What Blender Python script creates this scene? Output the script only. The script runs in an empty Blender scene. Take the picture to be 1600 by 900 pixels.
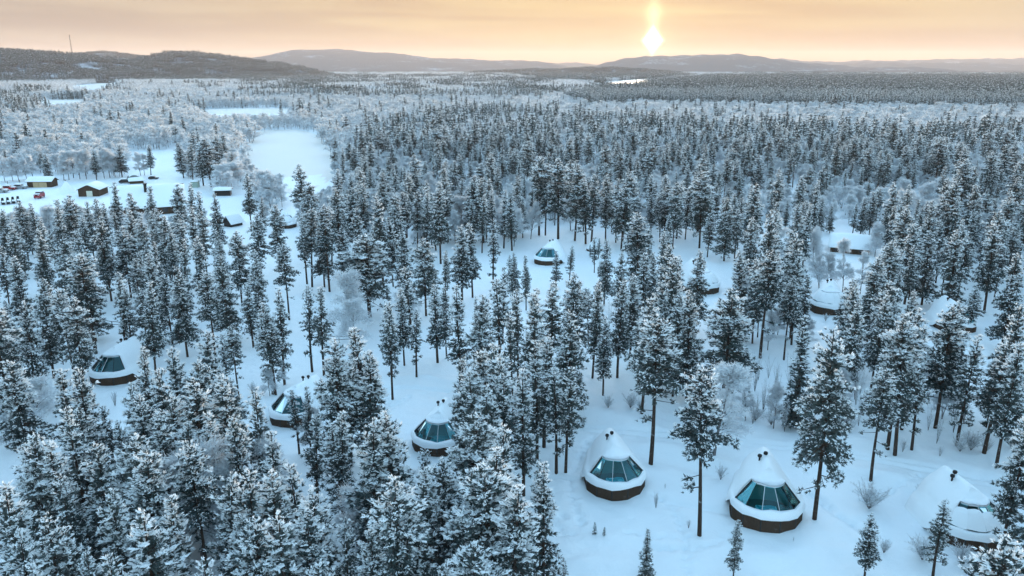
import bpy, math, random
import numpy as np
from mathutils import Vector

S = bpy.context.scene
R = math.radians
# ------------------------------------------------------------------ camera
CAM_H, PITCH, FPX = 45.0, 15.44, 1256.0
cam_d = bpy.data.cameras.new('camera')
cam_d.sensor_width = 36.0
cam_d.lens = 36.0 * FPX / 1600.0
cam_d.clip_start, cam_d.clip_end = 0.5, 60000.0
cam = bpy.data.objects.new('camera', cam_d)
S.collection.objects.link(cam)
cam.location = (0, 0, CAM_H)
cam.rotation_euler = (R(90 - PITCH), 0, 0)
S.camera = cam

# ------------------------------------------------------------------ light
SUN_EL, SUN_AZ = 1.65, 9.5          # degrees above the horizon, degrees to the right of +Y
EXPOSURE = 4.0
SKY_STRENGTH = 0.15
VEIL = 0.0345                        # brightness of the thin veil against the clear sky above it
SUN_STRENGTH = 0.8
sdir = Vector((math.sin(R(SUN_AZ)) * math.cos(R(SUN_EL)), math.cos(R(SUN_AZ)) * math.cos(R(SUN_EL)), math.sin(R(SUN_EL))))

S.view_settings.view_transform = 'Standard'
S.view_settings.look = 'None'
S.view_settings.gamma = 1.0
S.view_settings.use_curve_mapping = False
S.view_settings.exposure = EXPOSURE


class NT:
    """small helper round a node tree"""
    def __init__(self, tree):
        self.t = tree
        tree.nodes.clear()

    def n(self, kind, **kw):
        node = self.t.nodes.new(kind)
        for k, v in kw.items():
            setattr(node, k, v)
        return node

    def set(self, node, vals):
        for k, v in vals.items():
            self.put(node.inputs[k], v)
        return node

    def put(self, sock, v):
        if isinstance(v, bpy.types.NodeSocket):
            self.t.links.new(v, sock)
        else:
            sock.default_value = v

    def math(self, op, a, b=None, c=None, clamp=False):
        m = self.n('ShaderNodeMath', operation=op, use_clamp=clamp)
        self.put(m.inputs[0], a)
        if b is not None:
            self.put(m.inputs[1], b)
        if c is not None:
            self.put(m.inputs[2], c)
        return m.outputs[0]

    def vmath(self, op, a, b=None, out=0):
        m = self.n('ShaderNodeVectorMath', operation=op)
        self.put(m.inputs[0], a)
        if b is not None:
            self.put(m.inputs[1], b)
        return m.outputs[out]

    def mix(self, f, a, b, blend='MIX'):
        m = self.n('ShaderNodeMix', data_type='RGBA', blend_type=blend)
        self.put(m.inputs[0], f)
        self.put(m.inputs[6], a)
        self.put(m.inputs[7], b)
        return m.outputs[2]

    def ramp(self, fac, stops, interp='LINEAR'):
        r = self.n('ShaderNodeValToRGB')
        r.color_ramp.interpolation = interp
        el = r.color_ramp.elements
        while len(el) < len(stops):
            el.new(0.5)
        for e, (p, c) in zip(el, stops):
            e.position = p
            e.color = c if isinstance(c, tuple) else (c, c, c, 1)
        self.put(r.inputs[0], fac)
        return r.outputs[0]

    def noise(self, vec, scale, detail=3, rough=0.5, dist=0.0):
        m = self.n('ShaderNodeTexNoise')
        if vec is not None:
            self.put(m.inputs['Vector'], vec)
        m.inputs['Scale'].default_value = scale
        m.inputs['Detail'].default_value = detail
        m.inputs['Roughness'].default_value = rough
        m.inputs['Distortion'].default_value = dist
        return m.outputs['Fac']

    def maprange(self, v, a, b, c, d, kind='SMOOTHSTEP'):
        m = self.n('ShaderNodeMapRange', interpolation_type=kind)
        self.put(m.inputs[0], v)
        for i, x in enumerate((a, b, c, d)):
            m.inputs[1 + i].default_value = x
        return m.outputs[0]


def build_world():
    w = bpy.data.worlds.new('World')
    S.world = w
    w.use_nodes = True
    k = NT(w.node_tree)
    out = k.n('ShaderNodeOutputWorld')
    bg = k.n('ShaderNodeBackground')
    k.t.links.new(bg.outputs[0], out.inputs[0])
    bg.inputs[1].default_value = SKY_STRENGTH
    sky = k.n('ShaderNodeTexSky', sky_type='NISHITA')
    sky.sun_disc = False
    sky.sun_elevation = R(SUN_EL)
    sky.sun_rotation = R(SUN_AZ)
    sky.altitude = 200.0
    sky.air_density = 1.0
    sky.dust_density = 0.6
    sky.ozone_density = 2.5
    # the real sky direction of every ray
    tc = k.n('ShaderNodeTexCoord')
    d = k.vmath('NORMALIZE', tc.outputs['Generated'])
    sep = k.n('ShaderNodeSeparateXYZ')
    k.put(sep.inputs[0], d)
    x, y, z = sep.outputs
    el = k.math('MULTIPLY', k.math('ARCSINE', z), 180 / math.pi)
    az = k.math('MULTIPLY', k.math('ARCTAN2', x, y), 180 / math.pi)
    daz = k.math('SUBTRACT', az, SUN_AZ)
    cosang = k.vmath('DOT_PRODUCT', d, tuple(sdir), out=1)
    ang = k.math('MULTIPLY', k.math('ARCCOSINE', k.math('MINIMUM', cosang, 1.0)), 180 / math.pi)

    # thin high veil near the horizon: warm towards the sun, mauve grey away from it
    near = k.math('POWER', 2.718, k.math('MULTIPLY', k.math('POWER', k.math('DIVIDE', ang, 30.0), 2.0), -1.0))
    comb = k.n('ShaderNodeCombineXYZ')
    k.put(comb.inputs[0], k.math('MULTIPLY', az, 0.045))
    k.put(comb.inputs[1], k.math('ADD', k.math('MULTIPLY', el, 0.75), k.math('MULTIPLY', az, 0.012)))
    streak = k.noise(comb.outputs[0], 1.0, 5, 0.55, 0.4)
    streak2 = k.maprange(streak, 0.38, 0.62, 0.0, 1.0)
    base_cool = k.mix(streak2, (4.6, 3.9, 3.55, 1), (6.2, 5.3, 4.5, 1))
    base_warm = k.mix(streak2, (9.2, 6.2, 3.3, 1), (10.8, 7.9, 3.9, 1))
    veil = k.mix(near, base_cool, base_warm)
    # rose band on the very horizon
    rose = k.maprange(el, 0.0, 3.2, 1.0, 0.0)
    veil = k.mix(k.math('MULTIPLY', rose, 0.6), veil, k.mix(near, (5.4, 4.4, 4.2, 1), (8.9, 6.0, 3.9, 1)))
    vs = k.vmath('SCALE', veil)
    vs.node.inputs['Scale'].default_value = VEIL
    veil = vs
    fac = k.maprange(el, 6.0, 26.0, 1.0, 0.0)
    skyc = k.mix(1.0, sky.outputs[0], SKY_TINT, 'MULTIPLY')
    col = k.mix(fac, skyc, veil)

    # the sun behind thin cloud, its glow and the light pillar of ice crystals above it
    diam = k.math('ADD', k.math('DIVIDE', k.math('ABSOLUTE', daz), 0.85), k.math('DIVIDE', k.math('ABSOLUTE', k.math('SUBTRACT', el, SUN_EL)), 1.12))
    core = k.math('POWER', k.maprange(diam, 0.35, 1.15, 1.0, 0.0), 1.5)
    g1 = k.math('POWER', 2.718, k.math('MULTIPLY', ang, -1.0 / 0.75))
    g2 = k.math('POWER', 2.718, k.math('MULTIPLY', ang, -1.0 / 3.2))
    pw = k.math('POWER', 2.718, k.math('MULTIPLY', k.math('POWER', k.math('DIVIDE', daz, 0.36), 2.0), -1.0))
    up = k.math('SUBTRACT', el, SUN_EL)
    ph = k.math('MULTIPLY', k.maprange(up, -0.1, 0.3, 0.0, 1.0), k.math('POWER', 2.718, k.math('MULTIPLY', up, -1.0 / 2.3)))
    blob = k.math('POWER', 2.718, k.math('MULTIPLY', k.math('POWER', k.math('DIVIDE', k.math('SUBTRACT', up, 1.75), 0.55), 2.0), -1.0))
    blobw = k.math('POWER', 2.718, k.math('MULTIPLY', k.math('POWER', k.math('DIVIDE', daz, 0.6), 2.0), -1.0))
    pill = k.math('ADD', k.math('MULTIPLY', pw, ph), k.math('MULTIPLY', k.math('MULTIPLY', blob, blobw), 0.5))
    tot = k.math('ADD', k.math('ADD', k.math('MULTIPLY', core, 60.0), k.math('MULTIPLY', g1, 5.0)), k.math('ADD', k.math('MULTIPLY', g2, 1.6), k.math('MULTIPLY', pill, 9.0)))
    glow = k.mix(1.0, (1.0, 0.80, 0.44, 1), (1, 1, 1, 1), 'MULTIPLY')
    add = k.vmath('SCALE', glow)
    sc = add.node
    k.put(sc.inputs['Scale'], k.math('MULTIPLY', tot, VEIL))
    fin = k.vmath('ADD', col, add)
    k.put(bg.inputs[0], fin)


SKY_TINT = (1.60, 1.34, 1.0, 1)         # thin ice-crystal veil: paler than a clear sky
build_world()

sun_d = bpy.data.lights.new('sun', 'SUN')
sun_d.energy = SUN_STRENGTH
sun_d.angle = R(5.0)
sun_d.color = (1.0, 0.74, 0.48)
sun = bpy.data.objects.new('sun', sun_d)
S.collection.objects.link(sun)
sun.rotation_euler = sdir.to_track_quat('Z', 'Y').to_euler()

S.cycles.use_denoising = True
S.cycles.denoiser = 'OPENIMAGEDENOISE'
S.cycles.max_bounces = 6
S.cycles.diffuse_bounces = 4
S.cycles.glossy_bounces = 2
S.cycles.transmission_bounces = 4
S.cycles.transparent_max_bounces = 8
S.cycles.volume_bounces = 0
S.cycles.caustics_reflective = False
S.cycles.caustics_refractive = False
S.cycles.sample_clamp_indirect = 6.0

# ------------------------------------------------------------------ helpers
CP, SP = math.cos(R(PITCH)), math.sin(R(PITCH))
COL = S.collection


def ray(px, py):
    a, b = (px - 800) / FPX, -(py - 450) / FPX
    return np.array((a, CP + b * SP, -SP + b * CP))


def at(px, py, z=0.0):
    """the place on the level z that the photograph shows at this pixel (1600 x 900)"""
    d = ray(px, py)
    t = (z - CAM_H) / d[2]
    return np.array((d[0] * t, d[1] * t))


def at_dist(px, py, dist):
    """a point at the given ground distance along the sight line of a pixel"""
    d = ray(px, py)
    t = dist / d[1]
    return np.array((d[0] * t, dist, CAM_H + d[2] * t))


def pix(x, y, z):
    """pixel of a world point (vectorised)"""
    x, y, z = np.asarray(x, float), np.asarray(y, float), np.asarray(z, float)
    w = z - CAM_H
    depth = y * CP - w * SP
    upc = y * SP + w * CP
    return 800 + FPX * x / depth, 450 - FPX * upc / depth


def inside(poly, x, y):
    x, y = np.asarray(x, float), np.asarray(y, float)
    p = np.asarray(poly, float)
    r = np.zeros(np.broadcast(x, y).shape, bool)
    j = len(p) - 1
    for i in range(len(p)):
        xi, yi = p[i]
        xj, yj = p[j]
        with np.errstate(divide='ignore', invalid='ignore'):
            c = ((yi > y) != (yj > y)) & (x < (xj - xi) * (y - yi) / (yj - yi + 1e-12) + xi)
        r ^= c
        j = i
    return r


class MB:
    """collects polygons, then becomes ONE mesh object"""
    def __init__(self):
        self.v, self.f, self.m = [], [], []

    def add(self, verts, faces, mat=0):
        b = len(self.v)
        self.v.extend([tuple(map(float, q)) for q in verts])
        self.f.extend([tuple(b + i for i in q) for q in faces])
        self.m.extend([mat] * len(faces))
        return self

    def box(self, x0, x1, y0, y1, z0, z1, mat=0):
        v = [(x0, y0, z0), (x1, y0, z0), (x1, y1, z0), (x0, y1, z0), (x0, y0, z1), (x1, y0, z1), (x1, y1, z1), (x0, y1, z1)]
        return self.add(v, [(3, 2, 1, 0), (4, 5, 6, 7), (0, 1, 5, 4), (1, 2, 6, 5), (2, 3, 7, 6), (3, 0, 4, 7)], mat)

    def prism(self, poly, y0, y1, mat=0):
        """an outline in x,z pushed along y"""
        n = len(poly)
        v = [(x, y0, z) for x, z in poly] + [(x, y1, z) for x, z in poly]
        f = [tuple(range(n)), tuple(reversed(range(n, 2 * n)))] + [((i + 1) % n, i, n + i, n + (i + 1) % n) for i in range(n)]
        return self.add(v, f, mat)

    def slab(self, quad, normal, t, mat=0):
        """a quad given thickness t along a direction"""
        q = [np.array(p, float) for p in quad]
        n = np.array(normal, float)
        n /= np.linalg.norm(n)
        k = len(q)
        v = q + [p + n * t for p in q]
        f = [tuple(reversed(range(k))), tuple(range(k, 2 * k))] + [(i, (i + 1) % k, k + (i + 1) % k, k + i) for i in range(k)]
        return self.add(v, f, mat)

    def tube(self, pts, rad, n=7, mat=0, cap=True):
        pts = [np.array(p, float) for p in pts]
        rad = rad if hasattr(rad, '__len__') else [rad] * len(pts)
        v, f = [], []
        for i, p in enumerate(pts):
            a = pts[max(i - 1, 0)]
            b = pts[min(i + 1, len(pts) - 1)]
            d = (b - a) / (np.linalg.norm(b - a) + 1e-9)
            u = np.cross(d, (1, 0, 0) if abs(d[0]) < 0.9 else (0, 1, 0))
            u /= np.linalg.norm(u)
            w = np.cross(d, u)
            for k in range(n):
                t = 2 * math.pi * k / n
                v.append(p + rad[i] * (math.cos(t) * u + math.sin(t) * w))
        for i in range(len(pts) - 1):
            for k in range(n):
                f.append((i * n + k, i * n + (k + 1) % n, (i + 1) * n + (k + 1) % n, (i + 1) * n + k))
        if cap:
            f.append(tuple(reversed(range(n))))
            f.append(tuple(range((len(pts) - 1) * n, len(pts) * n)))
        return self.add(v, f, mat)

    def lathe(self, prof, n=12, mat=0, c=(0, 0, 0)):
        v, f = [], []
        for r, z in prof:
            for k in range(n):
                t = 2 * math.pi * k / n
                v.append((c[0] + r * math.cos(t), c[1] + r * math.sin(t), c[2] + z))
        for i in range(len(prof) - 1):
            for k in range(n):
                f.append((i * n + k, i * n + (k + 1) % n, (i + 1) * n + (k + 1) % n, (i + 1) * n + k))
        f.append(tuple(reversed(range(n))))
        f.append(tuple(range((len(prof) - 1) * n, len(prof) * n)))
        return self.add(v, f, mat)

    def mesh(self, name, mats, smooth=False):
        me = bpy.data.meshes.new(name)
        me.from_pydata(self.v, [], self.f)
        for m in (mats if isinstance(mats, (list, tuple)) else [mats]):
            me.materials.append(m)
        if any(self.m):
            me.polygons.foreach_set('material_index', self.m)
        if smooth:
            me.polygons.foreach_set('use_smooth', [True] * len(me.polygons))
        me.update()
        return me

    def build(self, name, mats, parent=None, smooth=False):
        return link(name, self.mesh(name, mats, smooth), parent)


def link(name, data, parent=None, loc=None, rz=None):
    o = bpy.data.objects.new(name, data)
    COL.objects.link(o)
    if parent is not None:
        o.parent = parent
    if loc is not None:
        o.location = loc
    if rz is not None:
        o.rotation_euler = (0, 0, rz)
    return o


def tri_mesh(name, verts, faces, mats, matidx=None, smooth=False):
    """fast mesh from numpy arrays (all triangles or all quads)"""
    me = bpy.data.meshes.new(name)
    verts = np.asarray(verts, np.float32)
    faces = np.asarray(faces, np.int32)
    k = faces.shape[1]
    me.vertices.add(len(verts))
    me.vertices.foreach_set('co', verts.ravel())
    me.loops.add(faces.size)
    me.loops.foreach_set('vertex_index', faces.ravel())
    me.polygons.add(len(faces))
    me.polygons.foreach_set('loop_start', np.arange(0, faces.size, k, dtype=np.int32))
    for m in mats:
        me.materials.append(m)
    if matidx is not None:
        me.polygons.foreach_set('material_index', np.asarray(matidx, np.int32))
    me.polygons.foreach_set('use_smooth', np.full(len(faces), smooth, bool))
    me.update(calc_edges=True)
    return me


def tag(o, label=None, cat=None, group=None, kind=None):
    for k, v in (('label', label), ('category', cat), ('group', group), ('kind', kind)):
        if v:
            o[k] = v
    return o


def thing(name, label, cat, loc=(0, 0, 0), rz=0.0, group=None, scale=None):
    o = link(name, None, None, loc, rz)
    o.empty_display_size = 0.3
    if scale is not None:
        o.scale = (scale,) * 3 if not hasattr(scale, '__len__') else scale
    return tag(o, label, cat, group)


# ------------------------------------------------------------------ materials
def material(name, f):
    m = bpy.data.materials.new(name)
    m.use_nodes = True
    k = NT(m.node_tree)
    out = k.n('ShaderNodeOutputMaterial')
    f(k, out)
    return m


def principled(k, out, color, rough=0.7, spec=0.3, **kw):
    b = k.n('ShaderNodeBsdfPrincipled')
    k.put(b.inputs['Base Color'], color)
    k.put(b.inputs['Roughness'], rough)
    b.inputs['Specular IOR Level'].default_value = spec
    for a, v in kw.items():
        k.put(b.inputs[a], v)
    k.t.links.new(b.outputs[0], out.inputs['Surface'])
    return b


def bump(k, h, strength, dist, normal=None):
    b = k.n('ShaderNodeBump')
    b.inputs['Strength'].default_value = strength
    b.inputs['Distance'].default_value = dist
    k.put(b.inputs['Height'], h)
    if normal is not None:
        k.put(b.inputs['Normal'], normal)
    return b.outputs[0]


def simple(name, col, rough=0.6, var=0.15, scale=8.0, spec=0.3, **kw):
    def f(k, out):
        tc = k.n('ShaderNodeTexCoord')
        n = k.noise(tc.outputs['Object'], scale, 4, 0.6)
        dark = tuple(c * (1 - var) for c in col) + (1,)
        lite = tuple(min(1, c * (1 + var)) for c in col) + (1,)
        principled(k, out, k.mix(n, dark, lite), rough, spec, **kw)
    return material(name, f)


def m_ground(k, out):
    g = k.n('ShaderNodeNewGeometry')
    p = g.outputs['Position']
    n1 = k.noise(p, 0.05, 4, 0.55)
    n2 = k.noise(p, 0.9, 5, 0.6)
    n3 = k.noise(p, 5.0, 4, 0.65)
    col = k.mix(n1, (0.77, 0.83, 0.88, 1), (0.84, 0.87, 0.90, 1))
    # a few twigs, needles and bark crumbs blown onto the snow
    sp = k.maprange(k.noise(p, 1.9, 6, 0.75), 0.66, 0.78, 0.0, 0.35)
    col = k.mix(sp, col, (0.45, 0.45, 0.44, 1))
    h = k.math('ADD', k.math('MULTIPLY', n2, 0.7), k.math('MULTIPLY', n3, 0.18))
    principled(k, out, col, 0.55, 0.6, Normal=bump(k, h, 0.55, 0.35))


def m_ice(k, out):
    g = k.n('ShaderNodeNewGeometry')
    mp = k.n('ShaderNodeMapping')
    k.put(mp.inputs[0], g.outputs['Position'])
    mp.inputs['Scale'].default_value = (0.03, 0.008, 0.03)
    n = k.noise(mp.outputs[0], 1.0, 4, 0.6)
    col = k.mix(n, (0.72, 0.68, 0.65, 1), (0.79, 0.75, 0.72, 1))
    principled(k, out, col, 0.6, 0.3)


def m_roofsnow(k, out):
    tc = k.n('ShaderNodeTexCoord')
    n2 = k.noise(tc.outputs['Object'], 1.6, 4, 0.5)
    n3 = k.noise(tc.outputs['Object'], 14.0, 3, 0.6)
    h = k.math('ADD', k.math('MULTIPLY', n2, 1.0), k.math('MULTIPLY', n3, 0.08))
    principled(k, out, (0.86, 0.89, 0.92, 1), 0.7, 0.25, Normal=bump(k, h, 0.5, 0.12))


def m_needles(k, out):
    oi = k.n('ShaderNodeObjectInfo')
    tc = k.n('ShaderNodeTexCoord')
    n = k.noise(tc.outputs['Object'], 1.3, 4, 0.6)
    c1 = k.mix(oi.outputs['Random'], (0.024, 0.042, 0.040, 1), (0.060, 0.072, 0.060, 1))
    fr = k.math('ADD', k.maprange(n, 0.40, 0.70, 0.05, 0.32), k.math('MULTIPLY', oi.outputs['Random'], 0.05))
    col = k.mix(fr, c1, (0.38, 0.46, 0.49, 1))
    principled(k, out, col, 0.8, 0.15)


def translucent(k, out, col, fac):
    """thin snow or frost: light comes through it as well"""
    a = k.n('ShaderNodeBsdfDiffuse')
    b = k.n('ShaderNodeBsdfTranslucent')
    k.put(a.inputs[0], col)
    k.put(b.inputs[0], col)
    mx = k.n('ShaderNodeMixShader')
    mx.inputs[0].default_value = fac
    k.t.links.new(a.outputs[0], mx.inputs[1])
    k.t.links.new(b.outputs[0], mx.inputs[2])
    k.t.links.new(mx.outputs[0], out.inputs['Surface'])


def m_bsnow(k, out):
    tc = k.n('ShaderNodeTexCoord')
    n = k.noise(tc.outputs['Object'], 2.0, 4, 0.6)
    translucent(k, out, k.mix(n, (0.86, 0.89, 0.92, 1), (0.95, 0.96, 0.97, 1)), 0.35)


def m_frost(k, out):
    oi = k.n('ShaderNodeObjectInfo')
    tc = k.n('ShaderNodeTexCoord')
    n = k.noise(tc.outputs['Object'], 1.1, 4, 0.6)
    c = k.mix(n, (0.60, 0.64, 0.68, 1), (0.95, 0.96, 0.97, 1))
    c = k.mix(k.math('MULTIPLY', oi.outputs['Random'], 0.28), c, (0.42, 0.43, 0.45, 1))
    translucent(k, out, c, 0.45)


def m_bark(k, out):
    tc = k.n('ShaderNodeTexCoord')
    mp = k.n('ShaderNodeMapping')
    k.put(mp.inputs[0], tc.outputs['Object'])
    mp.inputs['Scale'].default_value = (5, 5, 1.2)
    n = k.noise(mp.outputs[0], 2.0, 5, 0.65)
    col = k.mix(n, (0.022, 0.016, 0.014, 1), (0.085, 0.058, 0.045, 1))
    fr = k.maprange(k.noise(tc.outputs['Object'], 2.2, 4, 0.7), 0.56, 0.72, 0.0, 0.6)
    col = k.mix(fr, col, (0.40, 0.42, 0.44, 1))
    principled(k, out, col, 0.9, 0.1)


def m_wood(k, out):
    tc = k.n('ShaderNodeTexCoord')
    mp = k.n('ShaderNodeMapping')
    k.put(mp.inputs[0], tc.outputs['Object'])
    mp.inputs['Scale'].default_value = (9, 9, 0.8)
    n = k.noise(mp.outputs[0], 2.0, 5, 0.6)
    col = k.mix(n, (0.024, 0.016, 0.012, 1), (0.10, 0.064, 0.044, 1))
    fr = k.maprange(k.noise(tc.outputs['Object'], 1.7, 5, 0.7), 0.60, 0.78, 0.0, 0.3)
    col = k.mix(fr, col, (0.5, 0.52, 0.54, 1))
    principled(k, out, col, 0.8, 0.15, Normal=bump(k, n, 0.4, 0.03))


def m_glass(k, out):
    tr = k.n('ShaderNodeBsdfTransparent')
    tr.inputs[0].default_value = (0.50, 0.90, 0.94, 1)
    gl = k.n('ShaderNodeBsdfGlossy')
    gl.inputs['Roughness'].default_value = 0.03
    gl.inputs[0].default_value = (0.85, 0.95, 1.0, 1)
    fz = k.n('ShaderNodeFresnel')
    fz.inputs[0].default_value = 1.52
    mx = k.n('ShaderNodeMixShader')
    k.put(mx.inputs[0], k.math('MULTIPLY', fz.outputs[0], 0.8, clamp=True))
    k.t.links.new(tr.outputs[0], mx.inputs[1])
    k.t.links.new(gl.outputs[0], mx.inputs[2])
    k.t.links.new(mx.outputs[0], out.inputs['Surface'])


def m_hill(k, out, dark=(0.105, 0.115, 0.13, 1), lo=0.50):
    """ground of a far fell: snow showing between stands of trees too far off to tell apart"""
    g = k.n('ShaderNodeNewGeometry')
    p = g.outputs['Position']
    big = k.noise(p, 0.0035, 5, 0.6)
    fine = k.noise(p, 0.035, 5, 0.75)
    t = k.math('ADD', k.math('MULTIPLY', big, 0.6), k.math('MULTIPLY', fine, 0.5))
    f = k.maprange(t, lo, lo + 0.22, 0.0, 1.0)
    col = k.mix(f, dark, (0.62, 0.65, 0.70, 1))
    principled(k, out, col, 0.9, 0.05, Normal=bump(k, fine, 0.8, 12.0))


M = dict(
    ground=material('snow_ground', m_ground), ice=material('river_snow', m_ice), roofsnow=material('roof_snow', m_roofsnow),
    bsnow=material('branch_snow', m_bsnow), needles=material('needles', m_needles),
    frost=material('hoar_frost', m_frost), bark=material('bark', m_bark), wood=material('dark_wood', m_wood),
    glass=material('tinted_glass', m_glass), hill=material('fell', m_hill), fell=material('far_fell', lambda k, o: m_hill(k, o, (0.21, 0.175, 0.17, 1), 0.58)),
    frame=simple('frame_dark', (0.02, 0.022, 0.024), 0.5), white=simple('mullion_white', (0.6, 0.66, 0.68), 0.5),
    linen=simple('bed_linen', (0.72, 0.82, 0.84), 0.9), blanket=simple('blanket', (0.10, 0.50, 0.55), 0.9, 0.3, 5.0),
    floor=simple('floor_board', (0.16, 0.14, 0.12), 0.6), lining=simple('lining', (0.42, 0.40, 0.36), 0.8),
    black=simple('black_metal', (0.012, 0.012, 0.013), 0.45), rubber=simple('rubber', (0.015, 0.015, 0.016), 0.8),
    red=simple('red_paint', (0.30, 0.012, 0.018), 0.35, 0.1, 3.0, 0.5), grey=simple('grey_board', (0.20, 0.21, 0.21), 0.8),
    dkglass=simple('car_glass', (0.02, 0.025, 0.03), 0.15, 0.1, 3.0, 0.5), pale=simple('pale_wood', (0.46, 0.34, 0.2), 0.7),
    door=simple('door_white', (0.62, 0.6, 0.5), 0.6), silver=simple('grey_paint', (0.28, 0.3, 0.32), 0.4, 0.1, 3.0, 0.5),
    green=simple('green_tarp', (0.30, 0.38, 0.33), 0.7), birch=simple('birch_bark', (0.16, 0.15, 0.15), 0.8, 0.5, 4.0),
    chrome=simple('lamp_glass', (0.7, 0.7, 0.68), 0.2, 0.05, 3.0, 0.5), amber=simple('window_amber', (0.42, 0.28, 0.10), 0.5),
)

# ------------------------------------------------------------------ ground
RNG = np.random.default_rng(11)
BANKS = [  # ploughed banks, drifts and trodden hollows: pixels of the crest, height, width
    ([(1012, 697), (1050, 700), (1100, 711), (1135, 728)], 0.55, 1.5),
    ([(1285, 733), (1345, 740), (1400, 752), (1445, 776)], 0.5, 1.6),
    ([(1300, 690), (1390, 700), (1470, 722), (1540, 738), (1595, 765)], 0.45, 2.0),
    ([(890, 640), (960, 652), (1040, 676), (1090, 688)], 0.35, 1.6),
    ([(600, 588), (660, 590), (716, 600)], 0.35, 1.3),
    ([(1440, 458), (1470, 462), (1510, 470)], 1.1, 2.2),
    ([(1100, 410), (1150, 414)], 0.7, 2.0),
    ([(840, 368), (900, 376), (980, 386)], 0.8, 2.5),
    ([(1268, 772), (1300, 800), (1345, 830), (1390, 850)], -0.4, 0.5),
    ([(1010, 705), (1060, 720), (1110, 735)], -0.3, 1.6),
    ([(1350, 700), (1430, 712), (1520, 745)], -0.35, 1.8),
    ([(860, 850), (960, 835), (1040, 835), (1140, 850)], 0.22, 1.4),
    ([(880, 880), (1000, 868), (1100, 872)], 0.2, 1.2),
    ([(1180, 870), (1260, 860), (1340, 870)], 0.22, 1.2),
    ([(870, 668), (1000, 678), (1150, 692), (1300, 712), (1450, 738), (1600, 772)], -0.34, 0.38), ([(872, 663), (1002, 672), (1152, 686), (1302, 705), (1452, 730), (1600, 763)], -0.34, 0.38),
    ([(600, 606), (650, 606), (700, 612)], -0.4, 0.5), ([(720, 720), (770, 740), (830, 740), (900, 745)], -0.4, 0.5), ([(1030, 775), (1090, 790), (1140, 800)], -0.4, 0.5),
]
TRAILS = [[(918, 690), (908, 715), (893, 745), (895, 770), (904, 795), (910, 825)], [(925, 683), (912, 704), (902, 720)],
          [(1270, 770), (1310, 806), (1360, 842)], [(880, 800), (870, 815), (882, 830), (905, 838)],
          [(980, 828), (1030, 836), (1090, 838)], [(1440, 745), (1400, 770), (1345, 790)], [(1025, 770), (1060, 800), (1075, 860), (1070, 900)], [(1150, 830), (1110, 850), (1060, 855), (990, 850)], [(640, 620), (610, 640), (600, 600)]]


def seg_dist(x, y, a, b):
    ab = b - a
    t = np.clip(((x - a[0]) * ab[0] + (y - a[1]) * ab[1]) / (ab @ ab), 0, 1)
    return np.hypot(x - a[0] - t * ab[0], y - a[1] - t * ab[1])


def height(x, y):
    """gentle relief of the snow near the camera, level farther away"""
    x, y = np.asarray(x, float), np.asarray(y, float)
    d = np.hypot(x, y)
    fade = np.clip((420 - d) / 200, 0, 1)
    z = 0.30 * np.sin(x * 0.075 + 1.3) * np.sin(y * 0.062 + 0.4) + 0.17 * np.sin(x * 0.19 + y * 0.11) * np.sin(y * 0.21 - 0.7) + 0.10 * np.sin(x * 0.61 + 0.4 * y + 1.5 * np.sin(y * 0.3)) * np.sin(0.53 * y - 0.23 * x) + 0.05 * np.sin(1.7 * x + 1.2 * np.sin(0.9 * y)) * np.sin(1.5 * y + 0.8 * np.sin(0.7 * x))
    z = z * fade
    for pts, amp, wd in BANKS:
        g = [at(*p) for p in pts]
        dd = np.full(x.shape, 1e9)
        for a, b in zip(g[:-1], g[1:]):
            dd = np.minimum(dd, seg_dist(x, y, a, b))
        z = z + amp * np.exp(-(dd / wd) ** 2)
    return z


def axis(lo, hi, step, far, grow):
    a = list(np.arange(lo, hi, step))
    s, v = step, a[-1]
    up = []
    while v < far[1]:
        s *= grow
        v += s
        up.append(v)
    s, v, dn = step, a[0], []
    while v > far[0]:
        s *= grow
        v -= s
        dn.append(v)
    return np.array(dn[::-1] + a + up)


def build_ground():
    gx = axis(-72, 72, 0.34, (-13000, 13000), 1.16)
    gy = axis(56, 145, 0.30, (-600, 13500), 1.11)
    X, Y = np.meshgrid(gx, gy)
    Z = height(X, Y)
    rng = np.random.default_rng(5)
    for tr in TRAILS:                                   # footprints: small real dents
        g = [at(*p) for p in tr]
        for a, b in zip(g[:-1], g[1:]):
            L = np.linalg.norm(b - a)
            nrm = np.array((-(b - a)[1], (b - a)[0])) / L
            for i in range(int(L / 0.62)):
                c = a + (b - a) * (i * 0.62 / L) + nrm * (0.2 if i % 2 else -0.2) + rng.normal(0, 0.07, 2)
                ii = np.where(np.abs(gx - c[0]) < 1.2)[0]
                jj = np.where(np.abs(gy - c[1]) < 1.2)[0]
                if len(ii) and len(jj):
                    sub = np.ix_(jj, ii)
                    Z[sub] -= 0.42 * np.exp(-((X[sub] - c[0]) ** 2 + (Y[sub] - c[1]) ** 2) / 0.085)
    n, m = X.shape
    V = np.stack([X.ravel(), Y.ravel(), Z.ravel()], 1)
    i = np.arange(n * m).reshape(n, m)
    F = np.stack([i[:-1, :-1].ravel(), i[:-1, 1:].ravel(), i[1:, 1:].ravel(), i[1:, :-1].ravel()], 1)
    o = link('ground', tri_mesh('ground', V, F, [M['ground']], smooth=True))
    tag(o, 'snow covered ground with drifts and footprints', None, None, 'structure')


build_ground()

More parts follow.
